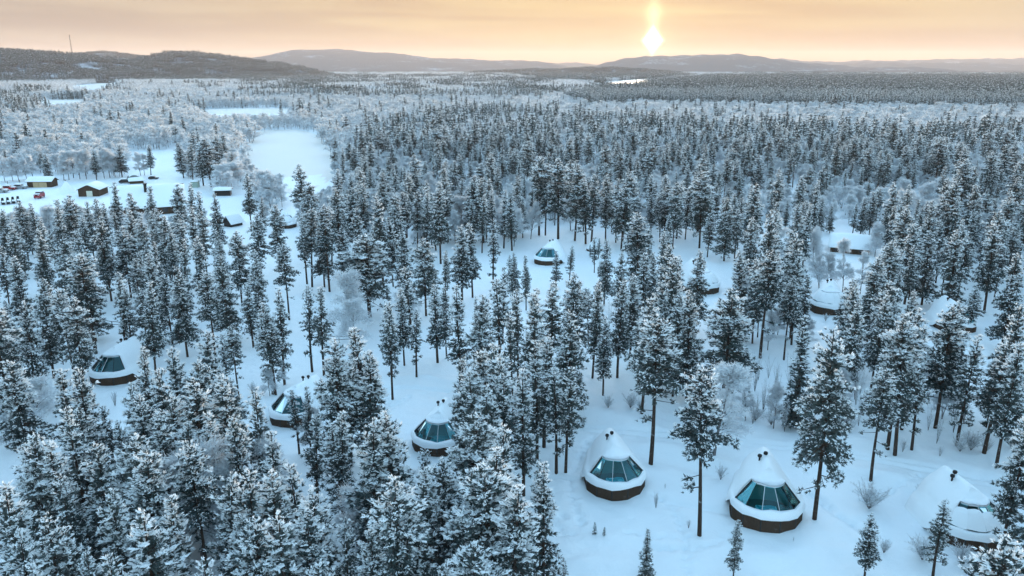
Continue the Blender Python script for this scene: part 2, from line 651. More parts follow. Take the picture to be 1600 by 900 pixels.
RIVER = [(383, 250), (384, 238), (396, 212), (410, 204), (440, 203), (470, 204), (497, 212), (508, 225), (522, 240), (528, 256), (527, 268), (515, 282), (500, 292), (470, 302), (430, 296), (400, 272)]
POOLS = [[(300, 173), (340, 170), (400, 169), (452, 170), (450, 176), (400, 178), (340, 178)],
         [(60, 157), (110, 155), (150, 157), (110, 161), (65, 161)],
         [(95, 137), (140, 133), (150, 128.5), (192, 127), (178, 131), (160, 138.5), (145, 139)],
         [(915, 131), (950, 128), (985, 124.5), (1016, 123), (1018, 126.5), (990, 130), (945, 132.5)]]


def flat_sheet(name, poly_px, z, mat, label):
    g = [at(*p) for p in poly_px]
    n = len(g)
    fine = []
    for i in range(n):                                  # round the bank with a Catmull-Rom line
        p0, p1, p2, p3 = g[i - 1], g[i], g[(i + 1) % n], g[(i + 2) % n]
        for t in np.linspace(0, 1, 6)[:-1]:
            fine.append(0.5 * (2 * p1 + (p2 - p0) * t + (2 * p0 - 5 * p1 + 4 * p2 - p3) * t * t + (3 * p1 - p0 - 3 * p2 + p3) * t ** 3))
    k = len(fine)
    mb = MB().add([(*p, z) for p in fine] + [(*p, z - 1.2) for p in fine], [tuple(range(k))] + [((i + 1) % k, i, k + i, k + (i + 1) % k) for i in range(k)])
    tag(mb.build(name, mat), label, None, None, 'structure')


flat_sheet('frozen_river', RIVER, 0.06, M['ice'], 'wide frozen river covered with smooth snow')
for q in POOLS:
    flat_sheet('frozen_pool', q, 0.08, M['ice'], 'sliver of open snow among the far woods')

# ------------------------------------------------------------------ hills (each a solid mound at its own distance)
HILLS = [  # distance, half depth, crest pixels, label
    (2700, 700, [(-160, 90), (-80, 85), (0, 83), (40, 86), (80, 88), (113, 87.5), (150, 90), (185, 96), (215, 103), (250, 109), (300, 117)], 'dark wooded hill carrying the mast'),
    (3300, 800, [(150, 114), (185, 106), (210, 99), (240, 96), (270, 88), (300, 85.5), (330, 86), (360, 89), (395, 97), (430, 104), (470, 111), (520, 117)], 'dark round wooded hill right of the mast'),
    (5200, 1100, [(-60, 82), (0, 80), (40, 83), (90, 87), (140, 86), (170, 83), (200, 85), (240, 90), (270, 95), (310, 104)], 'paler low hill behind the dark wooded hills'),
    (8200, 1700, [(340, 103), (380, 95), (420, 87), (460, 79.5), (490, 77), (520, 77), (560, 80), (600, 82), (650, 88), (700, 92), (760, 94), (800, 95), (850, 97), (890, 101), (940, 107)], 'broad pale mauve fell left of the sun'),
    (7000, 1300, [(880, 110), (915, 106), (940, 101), (975, 92), (1005, 87), (1030, 87.5), (1060, 88), (1090, 86), (1120, 84.5), (1150, 84.5), (1180, 89), (1220, 95), (1270, 100), (1330, 105), (1400, 111)], 'rounded fell straight under the sun'),
    (11500, 1200, [(780, 99), (850, 96), (900, 98), (950, 102), (1100, 99), (1180, 95), (1215, 91.5), (1250, 95), (1300, 97), (1350, 94.5), (1400, 95), (1450, 93), (1520, 92), (1600, 91), (1680, 91), (1760, 94)], 'faintest farthest fell along the horizon'),
    (9200, 1100, [(1280, 104), (1330, 99), (1380, 97), (1430, 99), (1480, 98), (1530, 98), (1580, 101), (1640, 103), (1740, 102)], 'long low pale fell at the right end of the horizon'),
    (6200, 700, [(1290, 111), (1350, 106), (1400, 104), (1440, 106), (1480, 110), (1600, 110), (1700, 111)], 'small dark low rise before the pale right fell'),
    (4700, 600, [(700, 115), (790, 112), (860, 109), (920, 107.5), (980, 109), (1040, 112), (1090, 116)], 'low dark wooded rise before the sun fell'),
]


def hill_z(h, x, y):
    dist, half, crest, _ = h
    pts = [at_dist(px, py, dist) for px, py in crest]
    cx = np.array([p[0] for p in pts])
    cz = np.array([p[2] for p in pts])
    z = np.interp(x, cx, cz, left=-60, right=-60)
    span = cx[-1] - cx[0]
    edge = np.clip(np.minimum(x - cx[0], cx[-1] - x) / (0.12 * span), 0, 1)
    u = np.clip(np.abs(y - dist) / half, 0, 1)
    prof = 0.5 * (1 + np.cos(math.pi * u))
    nz = 6 * np.sin(x * 0.011 + y * 0.007) + 4 * np.sin(x * 0.027 - y * 0.018 + 1)
    return (np.maximum(z, 0) * (0.25 + 0.75 * edge) + nz * np.minimum(1, np.maximum(z, 0) / 40)) * prof - 4.0 * (1 - edge * prof) - 1.0


for h in HILLS:
    dist, half, crest, lab = h
    x0, x1 = at_dist(*crest[0], dist)[0], at_dist(*crest[-1], dist)[0]
    X, Y = np.meshgrid(np.linspace(x0, x1, 140), np.linspace(dist - half, dist + half, 46))
    Z = hill_z(h, X, Y)
    n, m = X.shape
    i = np.arange(n * m).reshape(n, m)
    F = np.stack([i[:-1, :-1].ravel(), i[:-1, 1:].ravel(), i[1:, 1:].ravel(), i[1:, :-1].ravel()], 1)
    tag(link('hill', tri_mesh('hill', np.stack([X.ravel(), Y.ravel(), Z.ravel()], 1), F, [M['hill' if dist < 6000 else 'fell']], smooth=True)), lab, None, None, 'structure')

# ------------------------------------------------------------------ haze (cold still air, thickening with distance)
HAZE = 0.46e-4
mh = bpy.data.materials.new('cold_air')
mh.use_nodes = True
kh = NT(mh.node_tree)
oh = kh.n('ShaderNodeOutputMaterial')
vh = kh.n('ShaderNodeVolumePrincipled')
vh.inputs['Color'].default_value = (0.97, 0.85, 0.82, 1)
vh.inputs['Density'].default_value = HAZE
vh.inputs['Anisotropy'].default_value = 0.15
kh.t.links.new(vh.outputs[0], oh.inputs['Volume'])
hz = MB().box(-17500, 17500, -4000, 17500, -8.0, 330.0).build('haze', mh)
tag(hz, 'thin cold haze over the valley', None, None, 'stuff')

# ------------------------------------------------------------------ glass igloo cabins
RO = 3.5                                             # outer radius of the snow rim
PANES = [-75, -45, -15, 15, 45, 75]               # pane edges, degrees from the front
WALLA = list(range(-105, 106, 30))


def outline(rad, fine):
    """plan of the cabin: round glazed front, straight tapering back; (x, y, front angle or None)"""
    out = []
    for a in (np.arange(-105, 105.1, 15) if fine else WALLA):
        k = int(round((a + 105) / 15))
        f = 1.0 if k % 2 == 0 else 0.970                # flats between the corners
        out.append((rad * f * math.sin(R(a)), -rad * f * math.cos(R(a)), a))
    s = rad / RO
    back = [(2.75 * s, 3.0), (2.3 * s, 5.0), (1.0, 5.6), (-1.0, 5.6), (-2.3 * s, 5.0), (-2.75 * s, 3.0)]
    return out + [(x, y, None) for x, y in back]


def ridge_pt(x, y):
    ry = min(max(y * 0.9, 0.25), 3.9)
    return np.array((0.32 * max(-1.0, min(1.0, x / 2.0)), ry, 4.62 + 0.13 * ry))


def bumpy(x, y, seed):
    return 0.09 * math.sin(1.6 * x + seed) * math.sin(1.4 * y + 2 * seed) + 0.04 * math.sin(4.1 * x - 3.1 * y + seed) + 0.06 * math.sin(0.8 * x + 1.3 * seed)


def igloo(label, px, py, rz, sc=1.0, cover=(), lit=False):
    """px, py: the foot of the front wall in the photograph"""
    g = at(px, py)
    fx, fy = math.sin(rz), -math.cos(rz)
    cx, cy = g[0] - 0.5 * fx * 3.3 * sc, g[1] + 3.2 * sc
    e = thing('glass_igloo', label, 'cabin', (cx, cy, float(height(cx, cy)) - 0.25), rz, 'glass fronted igloo cabins', sc)
    seed = px * 0.37
    # walls: boarded panels between dark posts
    w = outline(3.3, False)
    for i in range(len(w)):
        a, b = np.array(w[i][:2]), np.array(w[(i + 1) % len(w)][:2])
        if i >= len(WALLA) + 5:
            a, b = np.array(w[i][:2]), np.array(w[0][:2])
        d = (b - a) / np.linalg.norm(b - a)
        nrm = (d[1], -d[0], 0)
        p, q = a + d * 0.05, b - d * 0.05
        pb = MB().slab([(*p, -0.2), (*q, -0.2), (*q, 1.62), (*p, 1.62)], nrm, 0.07)
        po = pb.build('wall_panel', M['wood'], e)
        nb_ = max(2, int(np.linalg.norm(q - p) / 0.2))
        bm = MB()
        for j in range(1, nb_):                          # cover strips over the board joints
            c = p + (q - p) * j / nb_
            bm.slab([(*(c - d * 0.02), -0.2), (*(c + d * 0.02), -0.2), (*(c + d * 0.02), 1.6), (*(c - d * 0.02), 1.6)], nrm, 0.085)
        bs = bm.build('cover_strips', M['wood'], po)
        bs['kind'] = 'stuff'
        if w[i][2] is not None:
            MB().tube([(*a, -0.2), (*a, 1.64)], 0.085, 6).build('post', M['frame'], e)
    # snow: lip over the wall, rim, body rising to the ridge, with the glazed sector left open
    o = outline(RO, True)
    n = len(o)
    prof = [(0.0, 1.36), (-0.012, 1.62), (0.0, 1.95), (0.055, 2.10), (0.13, 2.15)]
    ls = [0.13, 0.26, 0.38, 0.49, 0.60, 0.75, 0.88, 1.0]

    def surf(i, l):
        x, y, _ = o[i]
        q = ridge_pt(x, y)
        u = max(0.0, (l - 0.13) / 0.87)
        z = 2.15 + (q[2] - 2.15) * (u ** 0.72) + 0.10 * math.sin(math.pi * u) + bumpy(x * (1 - l), y * (1 - l), seed)
        return np.array((x + (q[0] - x) * l, y + (q[1] - y) * l, z))
    V, F, idx = [], [], {}

    def vert(key, p):
        if key not in idx:
            idx[key] = len(V)
            V.append(tuple(p))
        return idx[key]
    K = len(prof) + len(ls) - 1

    def ring(i, k):
        i %= n
        if k < len(prof):
            l, z = prof[k]
            if o[i][2] is None and k < 3:                 # drifted in at the back
                l, z = ((-0.26, -0.15), (-0.14, 0.75), (-0.05, 1.55))[k]
            elif abs(o[i][2] or 0) > 104 and k < 3:
                l, z = ((-0.09, 0.55), (-0.06, 1.15), (-0.02, 1.78))[k]
            x, y, _ = o[i]
            q = ridge_pt(x, y)
            return vert((i, k), (x + (q[0] - x) * l, y + (q[1] - y) * l, z + bumpy(x, y, seed + k) * 0.9))
        return vert((i, k), surf(i, ls[k - len(prof) + 1]))
    k_in, k_cap = len(prof) - 1, len(prof) + 3            # rim inner edge, lower edge of the cap
    drop = lambda p: (p[0], p[1], p[2] - 0.26)
    for i in range(n):
        a0, a1 = o[i][2], o[(i + 1) % n][2]
        glazed = a0 is not None and a1 is not None and a0 >= -75.1 and a1 <= 75.1
        for k in range(K - 1):
            if glazed and k_in <= k < k_cap:
                continue
            F.append((ring(i, k), ring(i + 1, k), ring(i + 1, k + 1), ring(i, k + 1)))
        if glazed:
            for k in (k_in, k_cap):
                a, b = ring(i, k), ring(i + 1, k)
                c, d_ = vert((i, k, 'd'), drop(V[a])), vert(((i + 1) % n, k, 'd'), drop(V[b]))
                F.append((a, b, d_, c))
        for ang in (-75, 75):
            if a0 is not None and abs(a0 - ang) < 0.2:
                for k in range(k_in, k_cap):
                    a, b = ring(i, k), ring(i, k + 1)
                    F.append((a, b, vert((i, k + 1, 'd'), drop(V[b])), vert((i, k, 'd'), drop(V[a]))))
    top = [ring(i, K - 1) for i in range(n)]              # rounded crest closes the roof
    mids = {}
    for i in range(n):
        a, b = top[i], top[(i + 1) % n]
        ca = mids.setdefault(round(V[a][1], 3), len(V))
        if ca == len(V):
            V.append((0.0, V[a][1], V[a][2] + 0.12))
        cb = mids.setdefault(round(V[b][1], 3), len(V))
        if cb == len(V):
            V.append((0.0, V[b][1], V[b][2] + 0.12))
        F.append((a, b, cb, ca) if ca != cb else (a, b, ca))
    me = bpy.data.meshes.new('snow_roof')
    me.from_pydata(V, [], F)
    me.materials.append(M['roofsnow'])
    me.polygons.foreach_set('use_smooth', [True] * len(me.polygons))
    link('snow_roof', me, e)
    # glass panes with glazing bars
    oi = {int(round(t[2])): j for j, t in enumerate(o) if t[2] is not None}
    glow = lambda ang, l: surf(oi[ang], l) - np.array((0, 0, 0.20))
    for j in range(5):
        a, b = PANES[j], PANES[j + 1]
        q = [glow(a, 0.125), glow(b, 0.125), glow(b, 0.625), glow(a, 0.625)]
        nrm = np.cross(q[1] - q[0], q[3] - q[0])
        pn = MB().slab(q, nrm, 0.02).build('glass_pane', M['glass'], e)
        if j in cover:
            l1 = cover[j]
            mb = MB()
            ts, us = np.linspace(0, 1, 6), np.linspace(0.12, l1, 6)
            pv = []
            for u in us:
                for t in ts:
                    p = glow(a, u) * (1 - t) + glow(b, u) * t
                    edge = min(1.0, (l1 - u) / 0.08) if u > l1 - 0.08 else 1.0
                    pv.append(p + np.array((0, 0, 0.04 + 0.20 * edge + 0.05 * math.sin(5 * t + 9 * u + seed))))
            fc = [(r * 6 + c, r * 6 + c + 1, (r + 1) * 6 + c + 1, (r + 1) * 6 + c) for r in range(5) for c in range(5)]
            mb.add(pv, fc)
            mb.build('snow_sheet', M['roofsnow'], e, True)
    for a in PANES:
        side = abs(a) == 75
        p, q = glow(a, 0.12), glow(a, 0.63)
        MB().tube([p + (0, 0, 0.03), q + (0, 0, 0.03)], 0.075 if side else 0.032, 5).build('glazing_bar', M['frame'] if side or a in (-45, 45) else M['white'], e)
    MB().tube([glow(a, 0.615) + (0, 0, 0.05) for a in PANES], 0.06, 5).build('collar', M['white'], e)
    MB().tube([glow(a, 0.65) + (0, 0, 0.06) for a in PANES], 0.07, 5).build('top_frame', M['frame'], e)
    # inside: boards, back lining
    w2 = outline(3.15, False)
    MB().add([(x, y, 0.35) for x, y, _ in w2], [tuple(range(len(w2)))]).build('floor', M['floor'], e)
    lin = []
    for a in np.linspace(80, 280, 15):
        lin += [(2.9 * math.sin(R(a)), -2.0 * math.cos(R(a)) + 0.3, 0.35), (0.35 * math.sin(R(a)), -0.5 * math.cos(R(a)) + 0.5, 4.2)]
    MB().add(lin, [(2 * i, 2 * i + 1, 2 * i + 3, 2 * i + 2) for i in range(14)]).build('lining', M['lining'], e)
    # two stove pipes with round cowls
    for dx, dy, hh in ((-0.60, 2.1, 0.55), (0.0, 2.5, 0.42)):
        b = np.array((dx, dy, 4.5 if dx < -0.1 else 4.75))
        c = MB().tube([b, b + (0, 0, hh)], 0.09, 8).build('stove_pipe', M['black'], e)
        MB().lathe([(0.10, -0.05), (0.19, 0.0), (0.22, 0.12), (0.19, 0.24), (0.07, 0.30)], 10, c=tuple(b + (0, 0, hh))).build('cowl', M['black'], c, True)
    if lit:
        bed = thing('bed', lit, 'bed', (cx, cy, float(height(cx, cy)) - 0.25), rz, 'beds inside the igloos', sc)
        MB().box(-1.0, 1.0, -2.15, 0.05, 0.36, 0.75).build('bed_frame', M['floor'], bed)
        MB().box(-0.96, 0.96, -2.1, 0.0, 0.755, 0.98).build('mattress', M['linen'], bed)
        for sx in (-1, 1):
            MB().lathe([(0.05, 0.0), (0.36, 0.03), (0.42, 0.12), (0.34, 0.22), (0.05, 0.26)], 10, c=(sx * 0.48, -1.62, 0.99)).build('pillow', M['linen'], bed, True)
        mb = MB()
        gx, gy = np.linspace(-1.03, 1.03, 12), np.linspace(-1.2, 0.02, 8)
        mb.add([(x, y, 1.0 + 0.06 * math.sin(4 * x + y) * math.cos(5 * y) - (0.25 if abs(x) > 1.0 else 0)) for y in gy for x in gx], [(r * 12 + c, r * 12 + c + 1, (r + 1) * 12 + c + 1, (r + 1) * 12 + c) for r in range(7) for c in range(11)])
        mb.build('blanket', M['blanket'], bed, True)
    return e


igloo('glass igloo farthest left, its glazing turned towards the bottom left corner', 157, 602, -0.42, 1.05, lit='bed behind the glass of the leftmost igloo')
igloo('second glass igloo from the left, half hidden behind two small snowy pines', 441, 668, -0.62, 1.0)
igloo('third glass igloo from the left, in the middle beside a tall pine clump', 677, 711, -0.22, 0.96, lit='bed with pale pillows inside the third igloo from the left')
igloo('glass igloo alone on open snow left of the two bare trunked pines', 967, 778, 0.06, 1.0, lit='bed with pale pillows inside the igloo alone on open snow')
igloo('largest glass igloo, between the two tall bare trunked pines at lower right', 1207, 833, -0.16, 1.08, lit='bed with pale pillows inside the largest igloo at lower right')
igloo('igloo at the bottom right with its glazing mostly buried under snow', 1546, 866, 0.22, 1.05, cover={0: 0.50, 1: 0.52, 2: 0.47, 3: 0.42})
igloo('far glass igloo in the centre below the row of tall bare trunks', 852, 414, -0.5, 1.0, lit='bed behind the glass of the far central igloo')
igloo('small far igloo peeping between young pines right of the central one', 928, 394, -0.3, 0.6, cover={0: 0.60, 1: 0.60, 2: 0.60, 3: 0.60, 4: 0.60})
igloo('far igloo wholly under snow behind a pointed pine right of centre', 1104, 462, 0.25, 1.15, cover={0: 0.60, 1: 0.60, 2: 0.60, 3: 0.60, 4: 0.60})
igloo('igloo half hidden behind a dense pine near the right edge', 1508, 522, 0.1, 1.0)
igloo('snowed over igloo with one dark edge below the long white house', 1300, 492, -0.35, 1.05, cover={0: 0.62, 1: 0.60, 2: 0.60, 3: 0.60, 4: 0.60})
igloo('white domed igloo near the river with one small dark opening', 446, 358, 0.55, 0.95, cover={0: 0.60, 1: 0.60, 2: 0.60, 3: 0.60, 4: 0.40})

# ------------------------------------------------------------------ other buildings
def cabin(name, label, cat, px, py, rz, w, dep, hw, hr, wall, snow=0.45, front=(), over=0.45, gable_front=False):
    """a boarded hut with a snow laden gable roof. px, py: foot of the front wall's middle; w along the ridge (or across the gable)"""
    g = at(px, py)
    c, s = math.cos(rz), math.sin(rz)
    loc = (g[0] - s * dep / 2, g[1] + c * dep / 2, float(height(*g)) - 0.15)
    e = thing(name, label, cat, loc, rz)
    if gable_front:                                   # ridge runs front to back
        body = MB().prism([(-w / 2, 0), (w / 2, 0), (w / 2, hw), (0, hr - 0.05), (-w / 2, hw)], -dep / 2, dep / 2)
        sides = [((-1, 0), w / 2, dep)]
    else:
        body = MB().add([(x, y, z) for x in (-w / 2, w / 2) for y, z in ((-dep / 2, 0), (dep / 2, 0), (dep / 2, hw), (0, hr - 0.05), (-dep / 2, hw))],
                        [(4, 3, 2, 1, 0), (5, 6, 7, 8, 9), (0, 1, 6, 5), (1, 2, 7, 6), (2, 3, 8, 7), (3, 4, 9, 8), (4, 0, 5, 9)])
    body.build('wall', wall, e)
    span = w if gable_front else dep
    ln = dep if gable_front else w
    sl = (hr - hw) / (span / 2)
    x1 = span / 2 + over

    def P(u, t, z):
        return (u, t, z) if gable_front else (t, u, z)
    L = ln / 2 + over
    rf, sn = MB(), MB()
    for sg in (-1, 1):
        q = [P(sg * x1, -L, hw - over * sl), P(sg * x1, L, hw - over * sl), P(0, L, hr), P(0, -L, hr)]
        rf.slab(q, (0, 0, 1), 0.12)
    rf.build('roof', M['wood'], e)
    N1, N2 = 14, 12
    us, ts = np.linspace(-x1 - 0.08, x1 + 0.08, N1), np.linspace(-L - 0.08, L + 0.08, N2)
    V = []
    for lay in (0, 1):
        for t in ts:
            for u in us:
                base = hr - abs(u) * sl + 0.13
                soft = snow * (1 - 0.55 * max(abs(u) / x1, abs(t) / L) ** 6) - 0.18 * snow * math.exp(-(u / 0.6) ** 2)
                V.append(P(u, t, base + (0.0 if lay == 0 else soft + 0.05 * math.sin(1.7 * u + 0.9 * t + px))))
    m = N1 * N2
    F = [(m + r * N1 + k, m + r * N1 + k + 1, m + (r + 1) * N1 + k + 1, m + (r + 1) * N1 + k) for r in range(N2 - 1) for k in range(N1 - 1)]
    edge = [r for r in range(N1)] + [r * N1 + N1 - 1 for r in range(1, N2)] + [(N2 - 1) * N1 + k for k in range(N1 - 2, -1, -1)] + [r * N1 for r in range(N2 - 2, 0, -1)]
    F += [(edge[i], edge[(i + 1) % len(edge)], m + edge[(i + 1) % len(edge)], m + edge[i]) for i in range(len(edge))]
    sn.add(V, F)
    sn.build('roof_snow', M['roofsnow'], e, True)
    for what, x0, x2, z0, z1, mat in front:           # doors, windows on the front wall
        y = -dep / 2
        f = MB().box(x0 - 0.1, x2 + 0.1, y - 0.05, y - 0.002, z0 - 0.1, z1 + 0.1).build(what, M['wood'] if what == 'window' else mat, e)
        if what == 'window':
            MB().box(x0, x2, y - 0.07, y - 0.052, z0, z1).build('pane', mat, f)
        else:
            MB().box(x2 - 0.25, x2 - 0.12, y - 0.12, y - 0.052, (z0 + z1) / 2, (z0 + z1) / 2 + 0.08).build('handle', M['black'], f)
    return e


cabin('shed', 'dark brown gabled shed with a white door in the snowy yard', 'shed', 139, 307, 0.12, 7.0, 9.0, 2.7, 4.3, M['wood'], 0.5, [('door', -0.6, 1.2, 0.05, 2.1, M['door'])], gable_front=True)
cabin('storage_shed', 'long low shed with pale plank doors behind the red truck', 'shed', 62, 293, 0.06, 9.0, 5.0, 2.5, 3.6, M['wood'], 0.6, [('door', -2.2, -0.4, 0.05, 2.1, M['pale']), ('door', -0.1, 1.7, 0.05, 2.1, M['pale']), ('door', 1.95, 2.7, 0.05, 2.0, M['pale'])])
lodge = cabin('lodge', 'big lodge with a wide snow covered roof behind the pine stand', 'lodge', 236, 336, 0.44, 20.0, 19.0, 3.0, 8.2, M['wood'], 0.6, [('window', -1.2, 0.0, 0.9, 2.1, M['amber']), ('door', 0.6, 1.6, 0.1, 2.2, M['black']), ('window', 3.5, 5.0, 0.9, 2.1, M['dkglass']), ('window', -6.0, -4.4, 0.9, 2.1, M['dkglass'])], over=0.9)
ch = MB().box(-1.1, -0.2, -4.2, -3.4, 5.2, 9.2).build('chimney', M['black'], lodge)
MB().box(-1.25, -0.05, -4.35, -3.25, 9.2, 9.45).build('chimney_cap', M['black'], ch)
cabin('open_shelter', 'low dark open shelter with a flat snowy roof near the river', 'shelter', 348, 306, 0.2, 5.4, 3.6, 2.1, 2.6, M['black'], 0.55)
cabin('hut', 'tiny dark hut with a steep white roof among pines', 'hut', 356, 356, -0.5, 3.0, 4.2, 1.5, 3.3, M['black'], 0.35, gable_front=True)
cabin('low_shed', 'low snow buried shed with a dark side behind the lodge', 'shed', 214, 287, 0.5, 5.0, 3.4, 1.3, 2.0, M['wood'], 0.5)
cabin('cabin_house', 'long white roofed house behind frosted birches', 'house', 1327, 396, -0.42, 9.0, 8.0, 1.7, 4.1, M['wood'], 0.55, [('window', -3.6, -1.8, 0.6, 1.4, M['dkglass']), ('window', 2.2, 3.4, 0.6, 1.4, M['dkglass'])], over=0.5)
cabin('green_shed', 'pale green box shed beside the dark pine clump', 'shed', 304, 293, 0.1, 2.6, 2.6, 2.4, 2.7, M['green'], 0.3, over=0.1)


def arch_shelter():
    g = at(209, 281)
    e = thing('arch_tent', 'grey arched tent under snow behind the lodge', 'tent', (g[0], g[1], 0), 0.5)
    mb, sn = MB(), MB()
    n = 12
    arc = [(2.4 * math.cos(math.pi * i / n), 2.3 * math.sin(math.pi * i / n)) for i in range(n + 1)]
    mb.prism(arc, -3.0, 3.0)
    mb.build('cover', M['grey'], e)
    arc2 = [(2.5 * math.cos(math.pi * i / n), 2.32 + 0.0 * i + 0.001) for i in range(0)] or [(x * 1.02, z * 1.1 + 0.02) for x, z in arc[3:10]]
    sn.prism(arc2 + [(x * 0.99, z * 0.99) for x, z in reversed(arc[3:10])], -3.1, 2.0)
    sn.build('roof_snow', M['roofsnow'], e)


arch_shelter()


def cone_tent():
    g = at(105, 301)
    e = thing('cone_tent', 'cone shaped tent wholly covered with snow beside the shed', 'tent', (g[0], g[1], -0.1), 0.3)
    mb = MB()
    n, rs = 14, [(3.4, 0.0), (2.9, 0.55), (2.0, 1.75), (1.1, 3.0), (0.45, 3.9), (0.12, 4.4)]
    v = [(r * (1 + 0.08 * math.sin(5 * k * 6.283 / n + i)) * math.cos(6.283 * k / n), r * (1 + 0.08 * math.sin(4 * k * 6.283 / n + i)) * math.sin(6.283 * k / n), z) for i, (r, z) in enumerate(rs) for k in range(n)]
    f = [(i * n + k, i * n + (k + 1) % n, (i + 1) * n + (k + 1) % n, (i + 1) * n + k) for i in range(len(rs) - 1) for k in range(n)] + [tuple(range((len(rs) - 1) * n, len(rs) * n))]
    mb.add(v, f).build('snow_cover', M['roofsnow'], e, True)
    for k in range(4):
        a = 0.6 + 1.57 * k
        MB().tube([(0.25 * math.cos(a + 3.14), 0.25 * math.sin(a + 3.14), 3.9), (0.3 * math.cos(a), 0.3 * math.sin(a), 4.85)], 0.04, 5).build('pole', M['bark'], e)


cone_tent()


def car(name, label, px, py, rz, paint, sc=1.0, truck=False):
    g = at(px, py)
    e = thing(name, label, 'truck' if truck else 'car', (g[0], g[1], -0.05), rz, None, sc)
    hh = 0.45 if truck else 0.0
    prof = [(-2.1, 0.35), (2.1, 0.35), (2.15, 0.75 + hh), (1.95, 0.95 + hh), (0.95, 1.02 + hh), (0.45, 1.5 + hh), (-1.2, 1.52 + hh), (-1.95, 1.0 + hh), (-2.15, 0.9 + hh)]
    body = MB().prism(prof, -0.85, 0.85).build('body', paint, e)
    MB().add([(0.98, -0.74, 1.03 + hh), (0.98, 0.74, 1.03 + hh), (0.50, 0.68, 1.46 + hh), (0.50, -0.68, 1.46 + hh)], [(0, 1, 2, 3)]).build('windscreen', M['dkglass'], e)
    for s in (-1, 1):
        MB().add([(0.8, s * 0.853, 1.03 + hh), (-1.6, s * 0.853, 1.03 + hh), (-1.15, s * 0.853, 1.44 + hh), (0.42, s * 0.853, 1.44 + hh)], [(0, 1, 2, 3)]).build('side_window', M['dkglass'], e)
        MB().box(2.13, 2.17, s * 0.6 - 0.16, s * 0.6 + 0.16, 0.62 + hh, 0.8 + hh).build('headlight', M['chrome'], e)
        for wx in (-1.3, 1.3):
            wl = MB().add([(wx + 0.34 * math.cos(t), s * 0.86 + dy, 0.34 + 0.34 * math.sin(t)) for dy in (-0.1, 0.1) for t in np.linspace(0, 6.283, 13)[:-1]],
                          [tuple(range(12)), tuple(reversed(range(12, 24)))] + [(i, (i + 1) % 12, 12 + (i + 1) % 12, 12 + i) for i in range(12)]).build('wheel', M['rubber'], e)
            MB().add([(wx + 0.18 * math.cos(t), s * 0.965, 0.34 + 0.18 * math.sin(t)) for t in np.linspace(0, 6.283, 11)[:-1]], [tuple(range(10))]).build('rim', M['silver'], wl)
    MB().box(2.16, 2.2, -0.45, 0.45, 0.5 + hh, 0.75 + hh).build('grille', M['black'], e)
    sn = MB()
    sn.prism([(-1.95, 1.02 + hh), (-1.2, 1.54 + hh), (0.45, 1.52 + hh), (0.5, 1.62 + hh), (0.3, 1.78 + hh), (-1.1, 1.82 + hh), (-1.7, 1.5 + hh), (-2.1, 1.15 + hh)], -0.82, 0.82)
    sn.prism([(1.0, 1.04 + hh), (2.0, 0.97 + hh), (1.95, 1.12 + hh), (1.2, 1.2 + hh)], -0.8, 0.8)
    sn.build('snow_cover', M['roofsnow'], e)['kind'] = 'stuff'
    return e


car('red_truck', 'red truck with snow on its bonnet in the middle of the yard', 62, 309, -1.45, M['red'], 1.1, True)
car('parked_car', 'red car buried in snow by the trees at the left edge', 14, 297, 0.15, M['red'], 1.15)
car('parked_car', 'dark car buried in snow left of the long shed', 32, 295, 0.1, M['silver'], 1.15)
car('parked_car', 'grey car cut by the left edge of the yard', 1, 301, 0.2, M['silver'], 1.2)
car('parked_car', 'dark car under snow beside the arched tent', 196, 286, 0.4, M['black'], 1.1)
car('parked_car', 'small dark car on the far side of the lodge roof', 240, 280, 0.1, M['black'], 0.9)


def snowmobile(label, px, py):
    g = at(px, py)
    e = thing('snowmobile', label, 'snowmobile', (g[0], g[1], 0.0), 2.2, 'snowmobiles parked in the yard', 1.25)
    MB().prism([(-1.3, 0.1), (0.9, 0.1), (1.3, 0.35), (1.0, 0.75), (0.55, 0.85), (0.2, 0.62), (-1.3, 0.6), (-1.45, 0.4)], -0.36, 0.36).build('body', M['black'], e)
    MB().prism([(-1.3, 0.62), (0.1, 0.64), (0.0, 0.9), (-0.6, 0.98), (-1.35, 0.9)], -0.3, 0.3).build('snow_cover', M['roofsnow'], e)
    MB().add([(0.55, -0.34, 0.86), (0.55, 0.34, 0.86), (0.25, 0.3, 1.5), (0.25, -0.3, 1.5), (0.05, 0.24, 1.7), (0.05, -0.24, 1.7)], [(0, 1, 2, 3), (3, 2, 4, 5)]).build('windscreen', M['dkglass'], e)
    for s in (-1, 1):
        MB().tube([(0.2, s * 0.48, 0.06), (1.4, s * 0.48, 0.06), (1.75, s * 0.48, 0.3)], 0.06, 5).build('ski', M['black'], e)
    MB().tube([(0.15, -0.4, 1.05), (0.2, 0, 1.0), (0.15, 0.4, 1.05)], 0.035, 5).build('handlebar', M['black'], e)


for lab, px, py in (('snowmobile under snow at the left end of the row of four', 5, 319), ('second snowmobile of the snowy row at the left edge', 13, 318), ('third snowmobile of the snowy row at the left edge', 21, 317), ('snowmobile at the right end of the row of four', 29, 316)):
    snowmobile(lab, px, py)


